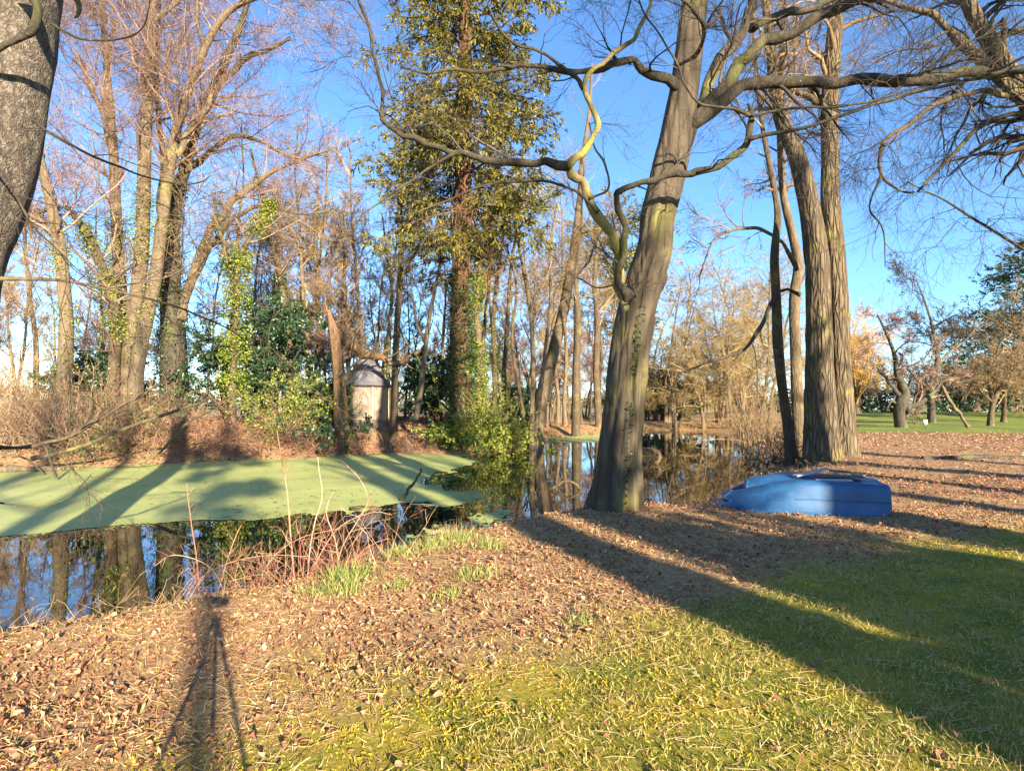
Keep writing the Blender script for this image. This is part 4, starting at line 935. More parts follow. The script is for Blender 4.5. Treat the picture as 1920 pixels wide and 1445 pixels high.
# ---------------------------------------------------------------- tree standing out of frame to the right: its limbs hang into the picture
WL = [lv(70, (.7, 2.2), 8, t0=.1, ang=(.4, 1.2), wander=.25, grav=-.02, rs=.45, rmin=.009, rel=False, tip=.3),
      lv(460, (.6, 1.6), 7, ang=(.4, 1.1), wander=.25, grav=-.14, rs=.55, rmin=.005, rel=False, tip=.3),
      lv(2000, (.3, .8), 4, ang=(.4, 1.1), wander=.25, grav=-.2, rs=.6, rmin=.0028, rel=False, tip=.3),
      lv(3600, (.14, .34), 2, ang=(.4, 1.0), wander=.2, grav=-.08, rs=.7, rmin=.0026, rel=False, tip=.3)]
hero('overhanging_tree', 'weeping bare limbs reaching over the boat from beside the lawn', [
    ([(2110, 930, 90), (2090, 700, 70), (2060, 500, 60), (2000, 300, 50), (1935, 200, 40), (1888, 130, 36), (1850, 70, 34), (1820, 15, 30), (1795, -60, 24), (1760, -180, 14)], dict(k=24, n=110, tf=.5)),
    ([(1950, 220, 28), (1880, 150, 24), (1815, 95, 22), (1775, 55, 18), (1735, 18, 15), (1690, 8, 11), (1640, 2, 7), (1580, 20, 4)], dict()),
    ([(2010, 310, 18), (1930, 200, 15), (1860, 176, 12), (1800, 178, 11), (1740, 205, 10), (1695, 238, 9), (1662, 262, 8), (1648, 300, 7), (1656, 335, 6), (1690, 358, 5), (1715, 362, 5)], dict(mat=M['brown'])),
    ([(2020, 330, 16), (1935, 220, 13), (1870, 222, 11), (1825, 250, 10), (1790, 285, 9), (1752, 325, 7), (1720, 360, 6)], dict(mat=DK)),
    ([(1652, 330, 5), (1630, 390, 4), (1655, 430, 3), (1660, 500, 2)], dict(mat=DK)),
    ([(2060, 520, 12), (1960, 490, 9), (1890, 448, 7), (1820, 405, 6), (1760, 370, 4), (1700, 340, 3)], dict(mat=DK)),
    ([(1850, 70, 14), (1900, 62, 12), (1960, 40, 10)], dict()),
], 11.0, M['oak'], M['tw_dark'], WL, 151, flare=.15)

# ---------------------------------------------------------------- trees behind the camera: their shadows cross the lawn and the pond
NV, DV = np.array([math.cos(SUN_AZ), math.sin(SUN_AZ)]), np.array([-math.sin(SUN_AZ), math.cos(SUN_AZ)])
RL = [lv(16, (.18, .34), 7, t0=.0, ang=(.6, 1.0), wander=.14, grav=.05, rs=.45, rmin=.05, tip=.5), lv(60, (.3, .6), 4, wander=.2, rs=.5, rmin=.02)]
for i, (u, s, H, r, ln) in enumerate([(3.32, -13, 22, .54, .0), (4.36, -17, 22, .56, .0), (5.12, -19, 22, .42, .0), (8.08, -11, 21, .72, .0), (6.72, -21, 22, .26, .0), (10.4, -18, 20, .5, .0), (12.6, -12, 20, .5, .0), (-3.0, -13, 20, .42, .0), (-4.9, -17, 20, .45, .0), (15.0, -14, 20, .7, .0), (18.0, -15, 20, .6, .0)]):
    p = u * NV + s * DV
    generic('rear_tree', 'bare park tree standing out of view behind the photographer', (p[0], p[1], -.05), 160 + i, H, r, RL, M['oak'], M['tw_dark'], group='park trees behind the photographer', t0=.45, wander=.015, lean=ln, k=16)
def shade_bush(u, s, H, W, n, seed):  # bush added out of view, sized to broaden the shade on lawn and boat
    rng = np.random.default_rng(seed); p = u * NV + s * DV
    o = thing('shade_bush', 'dense evergreen bush standing behind the photographer', 'bush', (p[0], p[1], gz(p[0], p[1])), 'evergreen bushes behind the photographer')
    P = grow(rng.normal(0, .25, (9, 3)) * np.array([1, 1, 0]), rng.normal(0, .2, (9, 3)) + np.array([0, 0, 1.2]), np.full(9, H * .85), 8, .1, 0, rng)
    g = G(); g.tubes(P, np.full((9, 8), .04) * np.linspace(1, .3, 8), 5); g.build('branch_work', M['dark'], o, kind='stuff')
    g = G()
    for q in P: leafcloud(g, q[4], (W * .5, W * .5, H * .5), n // 9, rng, (.10, .18))
    g.build('foliage', M['holly'], o, kind='stuff')
for (u, s, H, w, sd, lab) in [(-.1, -20, 14.5, 1.5, 195, 'bare-stemmed pine far behind the photographer')]:
    p = u * NV + s * DV
    conifer('shade_pine', lab, (p[0], p[1], gz(p[0], p[1])), sd, H, ([0, .5, .75, 1], [w, w, w, w * .4]), 26, size=(.3, .5), trunk=.13, z0=.66)  # pine added out of view, its high crown placed to shade the duckweed
shade_bush(5.75, -8, 4.9, 1.5, 8000, 190)
shade_bush(4.0, -7, 3.3, .7, 2600, 193)
shade_bush(4.75, -6, 3.6, .8, 4500, 191)
shade_bush(6.9, -9, 4.2, 1.1, 6000, 192)
WF = .84
# the camera's tripod, whose shadow falls on the leaves
o = thing('camera_tripod', 'camera tripod whose thin shadow falls on the leaves', 'tripod', (0, -.06, gz(0, 0)))
for a in (90, 210, 330):
    c, s = math.cos(math.radians(a)), math.sin(math.radians(a))
    g = G(); g.tubes(np.array([[(c * .02, s * .02, 1.42), (c * .3, s * .3, .7), (c * .6, s * .6, 0)]]), np.array([[.011, .009, .007]]), 8, caps=True); g.build('leg', M['black'], o)
g = G(); g.tubes(np.array([[(0, 0, .95), (0, 0, 1.48)]]), np.array([[.009, .009]]), 8, caps=True); g.build('column', M['black'], o)
G().box((0, .0, 1.44), (.04, .04, .05)).build('head', M['black'], o)
G().box((0, 0, 1.58), (.16, .012, .075)).build('phone', M['black'], o)
# ---------------------------------------------------------------- the hut
def hut():
    c = at(686, 790, 27.0); x, y = c[0], c[1]; z = gz(x, y)
    zt = at(686, 722, 27.0)[2] - z; zb = at(686, 786, 27.0)[2] - z; za = at(686, 668, 27.0)[2] - z
    zb = max(zb, .25)
    o = thing('garden_hut', 'small eight-sided stone hut with a faceted grey roof in the wood', 'hut', (x, y, z), rz=.12)
    R = 1.02; ang = [math.radians(22.5 + 45 * i) for i in range(8)]
    C = [np.array((R * math.cos(a), R * math.sin(a))) for a in ang]
    g = G(); k = 8
    ring = lambda r, zz: np.array([(r * math.cos(a), r * math.sin(a), zz) for a in ang])
    def prism(g, r0, z0, r1, z1):
        V = np.vstack([ring(r0, z0), ring(r1, z1)]); F = np.array([(i, (i + 1) % 8, 8 + (i + 1) % 8, 8 + i) for i in range(8)])
        g.add(V, [F, np.array([list(range(7, -1, -1))]), np.array([list(range(8, 16))])])
    prism(g, R + .1, -.4, R + .06, zb); g.build('plinth', M['stone'], o, smooth=False)
    for i in range(8):
        a, b = C[i], C[(i + 1) % 8]; m_ = (a + b) / 2; e = b - a; L = np.linalg.norm(e); rz = math.atan2(e[1], e[0]); nn = m_ / np.linalg.norm(m_)
        w = G().box((m_[0] * .97, m_[1] * .97, (zb + zt) / 2), (L * .94, .05, zt - zb - .02), rz).build('wall_panel', M['plaster'], o, smooth=False)
        G().box((a[0], a[1], (zb + zt) / 2), (.10, .10, zt - zb - .01), ang[i]).build('corner_post', M['lattice'], o, smooth=False)
        # pointed blind arch or lattice on the panel
        g = G(); ex = e / L; h = zt - zb
        def bar(p0, p1, wd=.045):
            q0 = m_ + ex * p0[0] + nn * .015; q1 = m_ + ex * p1[0] + nn * .015
            P = np.array([[(q0[0], q0[1], zb + p0[1]), (q1[0], q1[1], zb + p1[1])]]); g.tubes(P, np.full((1, 2), wd * .6), 4, caps=True)
        if i % 2 == 1:
            s = .24
            bar((-s, 0), (-s, h * .62)); bar((s, 0), (s, h * .62)); bar((-s, h * .6), (-s * .55, h * .76)); bar((s, h * .6), (s * .55, h * .76)); bar((-s * .58, h * .75), (0, h * .84)); bar((s * .58, h * .75), (0, h * .84))
            bar((-L * .45, .03), (L * .45, .03))
        else:
            for q in range(4):
                z0 = h * q / 4; z1 = h * (q + 1) / 4
                bar((-.24, z0), (.24, z1), .03); bar((.24, z0), (-.24, z1), .03)
            bar((-.26, 0), (-.26, h)); bar((.26, 0), (.26, h))
        g.build('arch_frame' if i % 2 else 'lattice', M['lattice'], w, smooth=False)
    # roof facets, bellcast: steep upper part, flatter skirt
    prof = [(R + .2, zt - .02), (R - .02, zt + .2), (.30, za - .1), (.2, za)]
    for i in range(8):
        a0, a1 = ang[i], ang[(i + 1) % 8]; V = []
        for r, zz in prof: V += [(r * math.cos(a0), r * math.sin(a0), zz), (r * math.cos(a1), r * math.sin(a1), zz)]
        for r, zz in prof: V += [(r * .97 * math.cos(a0), r * .97 * math.sin(a0), zz - .04), (r * .97 * math.cos(a1), r * .97 * math.sin(a1), zz - .04)]
        F = [(0, 1, 3, 2), (2, 3, 5, 4), (4, 5, 7, 6), (8, 10, 11, 9), (10, 12, 13, 11), (12, 14, 15, 13), (0, 8, 9, 1), (6, 7, 15, 14)]
        G().add(np.array(V), np.array(F)).build('roof_facet', M['tile'] if i in (7, 0) else M['zinc'], o, smooth=False)
    g = G(); prism(g, .26, za - .03, .24, za + .05); g.build('roof_cap', M['zinc'], o, smooth=False)
    g = G(); prism(g, R + .14, zt - .07, R + .15, zt - .005); g.build('eaves', M['dark_wood'], o, smooth=False)
hut()

# ---------------------------------------------------------------- the boat, keel up
def boat():
    bow, tr = np.array((3.15, 9.25)), np.array((5.36, 8.72))
    ax = bow - tr; L = np.linalg.norm(ax); rz = math.atan2(ax[1], ax[0])
    zc = gz(*(0.5 * (bow + tr)))
    o = thing('rowing_boat', 'upturned blue plastic rowing boat lying on the fallen leaves', 'boat', (tr[0], tr[1], zc - .02), rz=rz)
    nx_, H = 60, .52
    us = np.linspace(0, 1, nx_)
    def section(u):
        f = max(0.0, (u - .5) / .5); f2 = max(0.0, (u - .30) / .70)
        wg = .66 * (1 - .62 * f ** 2.4) * (.93 + .07 * min(1, u / .3))
        wt = (wg - .05) * (1 - .18 * f2 ** 1.6)
        rake = .52 * f2 ** 1.7
        h = H * (1 - .02 * f) - .05 * max(0, 1 - u / .35) * .8
        hc = h - (h - .27) * max(0.0, (u - .45) / .55) ** 1.9      # the side hulls drop away to the bow
        kz = h + .015 - .09 * f ** 2.2
        kw = .22 * (1 - .35 * f)
        dn = lerp(min(kz, hc), hc, .5) - .015 - .015 * f2
        pts = [(wg + .035, 0.0, 0), (wg + .042, .03, .02), (wg + .008, .05, .03), (wg - .010, hc * .5, .2 + .3 * f), (wt + .022, hc - .085, .3 + .4 * (1 - f)), (wt + .005, hc - .045, .4 + .4 * (1 - f)), (wt - .025, hc - .016, .5 + .4 * (1 - f)), (wt - .075, hc - .002, .55 + .4 * (1 - f)),
               (lerp(wt - .075, kw, .35), lerp(hc, dn, .8), .8), (lerp(wt - .075, kw, .6), dn, .88), (kw + .05, lerp(dn, kz, .25), .93), (kw, lerp(dn, kz, .7), .97), (kw * .7, kz - .006, 1), (0, kz + .015, 1)]
        full = pts + [(-a, b, c) for a, b, c in pts[-2::-1]]
        return [(u * L - rake * c * (1 if u > .3 else 0), a, b) for a, b, c in full]
    V = np.array([section(u) for u in us]); k = V.shape[1]
    i = (np.arange(nx_ - 1)[:, None] * k + np.arange(k - 1)[None]).reshape(-1)
    F = np.stack([i, i + k, i + k + 1, i + 1], -1)
    g = G(); g.add(V.reshape(-1, 3), [F[:, ::-1]])
    hull = g.build('hull', M['hull'], o)
    # transom and bow plate, set as thick slabs
    for nm, S, dx in (('transom', V[0], -.02), ('bow_plate', V[-1], .03)):
        g = G(); n_ = len(S); V2 = np.vstack([S, S * np.array([1, .985, .99]) + np.array([dx, 0, 0])])
        q = np.arange(n_ - 1); F2 = np.stack([q, q + 1, q + n_ + 1, q + n_], -1)
        half = n_ // 2; cap = np.array([(j, j + 1, n_ - 2 - j, n_ - 1 - j) for j in range(half)]) + n_
        g.add(V2, [F2, cap]); g.build(nm, M['hull'], o, smooth=False)
    for sgn in (1, -1):
        P = np.array([[(p[0], sgn * (p[1] + .004), p[2]) for p in V[:, 3]]]); g = G(); g.tubes(P[:, :34:2], np.full((1, 17), .007), 6); g.build('rubbing_strake', M['hull'], hull)
    b = Vector((tr[0], tr[1], zc - .02)); ca, sa = math.cos(rz), math.sin(rz)
    def wp(lx, ly, lz): return (b.x + lx * ca - ly * sa, b.y + lx * sa + ly * ca, b.z + lz)
    def plank(name, label, c, size, yaw, pitch, mt, cat):
        g = G(); n = 9; xs = np.linspace(-.5, .5, n) * size[0]
        rr = np.random.default_rng(7)
        V = []; 
        for x_ in xs: V += [(x_, -size[1] / 2 + rr.normal(0, .002), 0), (x_, size[1] / 2 + rr.normal(0, .002), 0), (x_, size[1] / 2, size[2]), (x_, -size[1] / 2, size[2])]
        F = [];
        for j in range(n - 1):
            for q in range(4): F.append((j * 4 + q, j * 4 + (q + 1) % 4, j * 4 + 4 + (q + 1) % 4, j * 4 + 4 + q))
        F += [(3, 2, 1, 0), ((n - 1) * 4, (n - 1) * 4 + 1, (n - 1) * 4 + 2, (n - 1) * 4 + 3)]
        g.add(np.array(V), np.array(F)); o_ = g.build(name, mt, smooth=False); o_.location = c; o_.rotation_euler = (0, pitch, rz + yaw)
        return tag(o_, label, cat)
    plank('wooden_plank', 'weathered grey plank tilted across the upturned boat', wp(.88, .12, H + .055), (.62, .10, .025), math.pi + .55, -.14, M['grey_wood'], 'plank')
    plank('wooden_plank', 'short pale plank lying flat on the boat bottom', wp(.66, .42, H - .015), (.48, .085, .022), .06, 0, M['grey_wood'], 'plank')
    plank('dark_board', 'dark broken board lying on the boat bottom behind the pale plank', wp(.52, .16, H + .012), (.62, .26, .02), -.12, .03, M['dark_wood'], 'board')
    plank('dark_board', 'narrow black board end sticking up beside the grey plank', wp(.42, -.12, H + .05), (.36, .05, .03), .5, -.1, M['dark_wood'], 'board')
    g = G(); g.tubes(spline([(*wp(-.05, .2, .38), .008), (*wp(-.25, .1, .36), .007), (*wp(-.5, .05, .42), .005), (*wp(-.7, -.05, .47), .003)], 14)[None, :, :3], np.linspace(.008, .003, 14)[None], 6)
    tag(g.build('loose_twig', M['dark']), 'dark twig sticking out behind the boat transom', 'twig')
boat()

# ---------------------------------------------------------------- shrubs, thickets and dead wood
def on_ground(px, py, Y):
    p = at(px, py, Y); return np.array((p[0], p[1], gz(p[0], p[1])))
def thicket(name, label, loc, n, Ln, spread, mt, seed, grav=-.05, up=1.0, rad=.008, sub=3, cat='thicket', group=None, leaves=0, leaf_m=None, size=(.05, .09), sc=(1, 1)):
    rng = np.random.default_rng(seed)
    o = thing(name, label, cat, loc, group)
    S = rng.normal(0, 1, (n, 3)) * np.array([spread * sc[0], spread * sc[1], 0])
    S[:, 2] = height(S[:, 0] + loc[0], S[:, 1] + loc[1]) - loc[2] - .04
    D = rng.normal(0, .55, (n, 3)); D[:, 2] = up
    P = grow(S, D, rng.uniform(*Ln, n), 6, .18, grav * 1.3, rng); R = rng.uniform(.6, 1.2, (n, 1)) * rad * np.linspace(1, .4, 6)[None]
    g = G(); g.tubes(P, R, 3, rng.uniform(0, 1, n))
    if sub:
        P2, R2 = spawn(P, R, n * sub, .2, 1, (.4, 1.1), (.25, .55), 3, .2, grav * .8, .7, rad * .55, rng); g.tubes(P2, R2, 3, rng.uniform(0, 1, len(P2)))
        P3, R3 = spawn(P2, R2, n * sub * 2, .2, 1, (.4, 1.1), (.35, .7), 2, .2, grav * .6, .7, rad * .45, rng); g.tubes(P3, R3, 3, rng.uniform(0, 1, len(P3)))
    g.build('stem_tangle', mt, o, kind='stuff')
    if leaves:
        Q = P2 if sub else P; m = len(Q); k = Q.shape[1]; idx = rng.integers(0, m, leaves); f = rng.uniform(0, k - 1, leaves); i = np.minimum(f.astype(int), k - 2); u = (f - i)[:, None]
        pos = Q[idx, i] * (1 - u) + Q[idx, i + 1] * u + rng.normal(0, .04, (leaves, 3))
        gl = G(); gl.scatter(DIA, DIA_F, pos, frame_y(rng.normal(size=(leaves, 3)) + np.array([0, 0, -.3]), rng), rng.uniform(*size, leaves)[:, None] * np.ones(3), rng.uniform(0, 1, leaves)); gl.build('foliage', leaf_m, o, kind='stuff')
    return o
T = thicket
T('reed_thicket', 'tall sunlit straw-coloured thicket on the far bank', on_ground(40, 800, 20.5), 260, (1.0, 3.2), 1.5, M['tw_tan'], 201, rad=.013, up=1.3, sub=3, sc=(1.3, .5))
T('reed_thicket', 'pinkish dry thicket under the pale curved tree', on_ground(118, 810, 20.0), 260, (.9, 2.4), .8, M['tw_pink'], 202, rad=.012, up=1.5, sub=3, sc=(1, .5))
T('reed_thicket', 'golden scrub behind the straw-coloured thicket', on_ground(-30, 700, 24.5), 130, (2.0, 5.0), 1.6, M['tw_gold'], 203, rad=.014, up=1.6, sub=3)
T('bracken_heap', 'rusty dead bracken slumping down the bank by the dark trunk', on_ground(300, 850, 21.0), 320, (.7, 1.8), 1.1, M['bracken'], 204, grav=-.16, rad=.011, sub=2, sc=(1.2, .7))
T('bracken_heap', 'red-brown bracken heap at the water under the evergreens', on_ground(430, 850, 22.2), 340, (.6, 1.7), 1.2, M['bracken'], 205, grav=-.16, rad=.011, sub=2, sc=(1.3, .6))
T('bracken_heap', 'brown bracken heap on the bank before the paling', on_ground(560, 850, 23.2), 360, (.5, 1.3), 1.0, M['bracken'], 206, grav=-.17, rad=.011, sub=2, sc=(1.4, .5))
T('bracken_heap', 'twiggy brown heap on the bank below the hut', on_ground(730, 845, 24.4), 300, (.4, 1.1), 1.1, M['bracken'], 207, grav=-.17, rad=.011, sub=2, sc=(1.5, .4))
T('bramble_bush', 'greenish bramble on the bank between the tall trees', on_ground(190, 830, 20.6), 200, (.8, 2.2), .9, M['tw_tan'], 208, grav=-.12, rad=.009, leaves=3200, leaf_m=M['ivy_dark'])
T('bramble_bush', 'tangled bramble behind the dark thick trunk', on_ground(260, 780, 24.6), 160, (1.2, 2.6), 1.2, M['bracken'], 209, grav=-.1, rad=.009, leaves=2600, leaf_m=M['ivy_dark'])
T('bright_shrub', 'sunlit yellow-green shrub in front of the dark evergreens', on_ground(560, 800, 24.4), 110, (1.4, 3.1), .55, M['tw_tan'], 210, grav=-.06, up=1.5, rad=.008, leaves=3600, leaf_m=M['bright'], size=(.06, .11), cat='shrub')
T('bright_shrub', 'low lime-green shrub at the foot of the paling', on_ground(510, 830, 22.8), 60, (.5, 1.0), .35, M['tw_tan'], 211, rad=.007, leaves=1100, leaf_m=M['bright'], cat='shrub')
T('laurel_bush', 'low dark glossy bush beside the paling', on_ground(590, 820, 23.9), 90, (.6, 1.3), .6, M['dark'], 212, rad=.01, leaves=4200, leaf_m=M['holly'], size=(.08, .14), cat='bush')
def evergreen(label, px, Y, H, W, n, seed, mt=None, size=(.09, .16), name='holly_bush'):
    rng = np.random.default_rng(seed); loc = on_ground(px, 800, Y)
    o = thing(name, label, 'bush', loc)
    P = grow(rng.normal(0, .25, (9, 3)) * np.array([1, 1, 0]), rng.normal(0, .35, (9, 3)) + np.array([0, 0, 1.2]), np.full(9, H * .85), 8, .1, 0, rng); R = np.full((9, 8), .045) * np.linspace(1, .3, 8)
    g = G(); g.tubes(P, R, 6); B, RB = spawn(P, R, 90, .15, 1, (.5, 1.2), (.25, .5), 6, .14, 0, .5, .012, rng); g.tubes(B, RB, 4); g.build('branch_work', M['dark'], o, kind='stuff')
    gl = G()
    for q in B:
        leafcloud(gl, q[rng.integers(3, 6)], (W * .30, W * .30, H * .10), n // 90, rng, size)
    gl.build('foliage', mt or M['holly'], o, kind='stuff')
evergreen('tall dark holly rising over the bracken bank', 505, 26.5, 6.0, 2.4, 13000, 221)
evergreen('lower dark holly beside the tall one', 440, 26.0, 4.4, 2.0, 9000, 222)
evergreen('dark shrub between the ivied trunks of the far bank', 190, 24.5, 3.2, 2.2, 7000, 223)
evergreen('dark evergreen clump standing between hut and redwood trunk', 815, 27.0, 3.6, 1.6, 7000, 224)
evergreen('dark yew-like bush beyond the pole stems', 960, 31.0, 3.0, 1.8, 4500, 225)
evergreen('dark evergreen by the snapped trunk foot', 612, 25.2, 2.4, 1.6, 5000, 226)
T('ivy_mound', 'sunlit mound of ivy and bramble spilling into the water under the redwood', on_ground(905, 845, 24.2), 170, (.7, 1.9), .75, M['tw_tan'], 231, grav=-.1, rad=.008, leaves=9500, leaf_m=M['ivy'], size=(.06, .11), cat='ivy', sc=(1.25, .45))
T('ivy_mound', 'ivy and pale stems climbing round the redwood foot', on_ground(905, 820, 25.3), 120, (1.2, 3.0), .55, M['tw_gold'], 232, grav=-.04, up=1.5, rad=.008, leaves=4200, leaf_m=M['bright'], cat='ivy')
T('dead_scrub', 'pale dry scrub on the red-brown bank beyond the poles', on_ground(1040, 800, 31.0), 200, (.8, 1.8), 1.2, M['tw_tan'], 233, grav=-.08, rad=.01)
T('dead_scrub', 'golden dry sedge along the far shore below the golden trees', on_ground(1290, 805, 43.5), 260, (.5, 1.0), 2.4, M['tw_gold'], 234, grav=-.12, rad=.013, sc=(1.6, .3))
T('dead_scrub', 'dark twiggy scrub at the shore under the bowed slim stem', on_ground(1455, 850, 20.0), 170, (.6, 1.8), .7, M['tw_dark'], 235, grav=-.06, rad=.010)
T('dead_scrub', 'upright twig clump at the shore before the golden trees', on_ground(1415, 830, 30.0), 120, (1.6, 4.0), .7, M['tw_tan'], 236, grav=.0, up=1.6, rad=.014)
T('dry_grass', 'rusty dry grass around the foot of the twin oak', on_ground(1540, 885, 15.0), 400, (.15, .45), 1.5, M['bracken'], 237, grav=-.12, rad=.004, sub=1, sc=(1.3, .6), cat='grass')
T('dry_grass', 'tan dry grass on the shore behind the boat', on_ground(1440, 900, 13.2), 500, (.15, .5), .8, M['tw_tan'], 238, grav=-.1, rad=.004, sub=1, cat='grass')
# ball of bent twigs standing in the water
rg = np.random.default_rng(241); c = np.array((*wpt(1216, 868), WZ + .22)); o = thing('twig_ball', 'round tangle of dead twigs standing in the water behind the beech', 'twigs', c)
n = 30; q = nrm(rg.normal(size=(n, 3))); w = nrm(np.cross(q, rg.normal(size=(n, 3)))); a = np.linspace(0, 4.6, 12)[None, :, None] + rg.uniform(0, 6.3, (n, 1, 1))
P = (np.cos(a) * w[:, None] + np.sin(a) * np.cross(q, w)[:, None]) * rg.uniform(.30, .46, (n, 1, 1)) * np.array([1, 1, .75]); g = G(); g.tubes(P, np.full((n, 12), .0085), 4, rg.uniform(0, 1, n)); g.build('twig_tangle', M['tw_tan'], o, kind='stuff')
# paling
c = on_ground(520, 790, 24.6); o = thing('paling_fence', 'short run of split pale fence pales behind the lime-green shrub', 'fence', c)
rg = np.random.default_rng(242)
for i in range(15):
    h = 1.0 + rg.uniform(-.08, .08); z0 = at(520, 792, 24.6)[2] - c[2] - .2
    G().box((-.5 + i * .072, rg.normal(0, .01), z0 + h / 2 - .25), (.034, .022, h), rz=rg.normal(0, .1), ry=rg.normal(0, .03)).build('pale', M['paling'], o, smooth=False)
for z in (.15, .5): G().box((0, .03, z0 + z), (1.15, .012, .02)).build('rail', M['dead'], o, smooth=False)
# logs and dead branches on the far bank, and sticks in the duckweed
def log(name, label, pts, Y, mt, seed, k=10, cat='log', dY=0.0, sink=None):
    g = G(); S = px_stem(pts, Y, 40, dY=dY)
    if sink is not None:
        zz = height(S[:, 0], S[:, 1]); S[:, 2] = np.maximum(zz, WZ) + S[:, 3] * sink
    rough_tube(g, S, k, np.random.default_rng(seed), lumps=.15); o = g.build(name, mt, origin=S[0, :3]); o.location = S[0, :3]; return tag(o, label, cat)
log('fallen_log', 'pale log lying along the bank under the straw thicket', [(-60, 805, 14), (60, 812, 15), (150, 822, 15), (240, 835, 12)], 19.6, M['pale'], 1, dY=.6, sink=1.6)
log('fallen_log', 'grey fallen trunk lying half over the duckweed', [(-80, 872, 14), (0, 870, 15), (70, 872, 13), (120, 878, 9)], 17.3, M['pale'], 2, dY=.4, sink=.8)
log('dead_branch', 'long dead branch reaching from the bank over the duckweed', [(60, 860, 8), (150, 838, 9), (240, 800, 8), (330, 770, 6), (400, 745, 4)], 17.6, M['brown'], 3, cat='branch')
log('dead_branch', 'crooked dead branch under the bracken near the waterline', [(190, 880, 5), (280, 860, 6), (330, 815, 6), (350, 795, 5), (395, 770, 3)], 18.4, M['brown'], 4, cat='branch')
log('dead_branch', 'thin dead stick propped out of the duckweed by the grey trunk', [(105, 895, 6), (95, 865, 5), (82, 828, 4)], 15.6, M['dark'], 5, cat='branch', k=6)
log('dead_branch', 'pale stick hanging off the bank above the duckweed', [(0, 850, 4), (45, 858, 5), (70, 875, 4), (82, 888, 3)], 16.6, M['pale'], 6, cat='branch', k=6)
log('floating_stick', 'bent driftwood stick standing out of the duckweed edge', [(754, 938, 8), (765, 920, 7), (778, 902, 6), (791, 878, 4)], wpt(754, 938)[1], M['brown'], 7, cat='stick', k=8)
log('floating_stick', 'small dark stick afloat in the middle of the duckweed', [(620, 930, 3), (627, 915, 4), (632, 905, 2)], wpt(625, 920)[1], M['dark'], 8, cat='stick', k=6, sink=.3)
log('floating_stick', 'short dark sliver afloat flat on the open duckweed', [(325, 922, 3), (345, 923, 3), (362, 922, 2)], wpt(340, 922)[1], M['dark'], 9, cat='stick', k=6, sink=.3)
log('water_branch', 'angular dead branch sticking out of the water behind the beech', [(1035, 915, 6), (1062, 902, 6), (1085, 915, 6), (1070, 935, 5)], 14.0, M['brown'], 10, cat='branch', k=7)
log('shadow_log', 'low mossy log lying on the leaves between twin oak and lawn', [(1730, 862, 7), (1790, 862, 9), (1850, 866, 9), (1925, 862, 8)], 16.4, M['dark'], 11, sink=.6)
log('surface_root', 'grey root snaking over the leaves at the bow of the boat', [(1380, 958, 5), (1395, 962, 6), (1410, 970, 5), (1425, 978, 4)], 8.0, M['pale'], 12, cat='root', k=7, sink=.6)
log('surface_root', 'short root stub among leaves between beech and boat', [(1255, 975, 7), (1275, 965, 6), (1290, 962, 4)], 8.3, M['pale'], 13, cat='root', k=7, sink=.8)

# ---------------------------------------------------------------- red-stemmed saplings on the near bank
def sap(label, stems, Y, seed, twn=26):
    rng = np.random.default_rng(seed); SS = []
    for p, yy in stems:
        rows = []
        for q in p: rows.append((*at(q[0], q[1], yy), q[2] * .23 * yy / FPX))
        g0 = gz(rows[0][0], rows[0][1]); rows[0] = (rows[0][0], rows[0][1], min(rows[0][2], g0 - .03), rows[0][3]); SS.append(spline(rows, 24))
    b = SS[0][0, :3]; o = thing('red_stemmed_sapling', label, 'sapling', b)
    for S in SS: g = G(); g.tubes(S[None, :, :3], S[None, :, 3], 6, rng.uniform(.2, 1)); g.build('stem', M['tw_red'], o, origin=b)
    P, R = resample([S[6:, :3] for S in SS], [S[6:, 3] for S in SS], 12)
    P2, R2 = spawn(P, R, twn * len(SS), .05, 1, (.4, 1.0), (.08, .34), 5, .14, .03, .6, .0017, rng, rel=False, tip=.4); P3, R3 = spawn(P2, R2, twn * len(SS), .2, 1, (.4, 1.0), (.3, .6), 4, .14, .02, .7, .0012, rng)
    g = G(); g.tubes(P2, R2, 4, rng.uniform(0, 1, len(P2))); g.tubes(P3, R3, 3, rng.uniform(0, 1, len(P3))); g.build('twig_tangle', M['tw_red'], o, origin=b, kind='stuff')
sap('tallest red-stemmed sapling at the water edge', [([(556, 1110, 8), (548, 1040, 7), (543, 980, 6), (538, 920, 5), (528, 860, 4), (519, 806, 3)], 6.5), ([(575, 1110, 6), (580, 1040, 5), (590, 980, 5), (604, 930, 4), (598, 880, 3), (596, 856, 2)], 6.6)], 6.5, 251, 14)
sap('red sapling arching over the water beside the tallest one', [([(625, 1095, 6), (640, 1030, 5), (668, 980, 5), (690, 940, 4), (676, 900, 3), (650, 872, 2)], 6.9), ([(560, 1110, 5), (600, 1040, 5), (640, 985, 4), (700, 960, 3), (735, 965, 2)], 6.8), ([(640, 1090, 5), (630, 1020, 4), (612, 960, 3), (625, 920, 2)], 6.9)], 6.8, 252, 14)
sap('leggy pale sapling on its own near the water edge', [([(378, 1130, 7), (370, 1060, 5), (360, 990, 4), (352, 930, 3), (350, 905, 2)], 6.0), ([(390, 1130, 5), (420, 1070, 4), (440, 1010, 3), (452, 985, 2)], 6.0)], 6.0, 253, 12)
sap('low red twigs sprawling along the bank towards the water', [([(320, 1150, 5), (360, 1100, 5), (430, 1055, 4), (520, 1040, 3), (600, 1050, 2)], 5.9), ([(470, 1130, 5), (500, 1060, 4), (560, 1010, 3), (640, 990, 2)], 6.3), ([(440, 1130, 4), (400, 1070, 3), (330, 1040, 3), (290, 1060, 2)], 6.0)], 6.1, 254, 22)
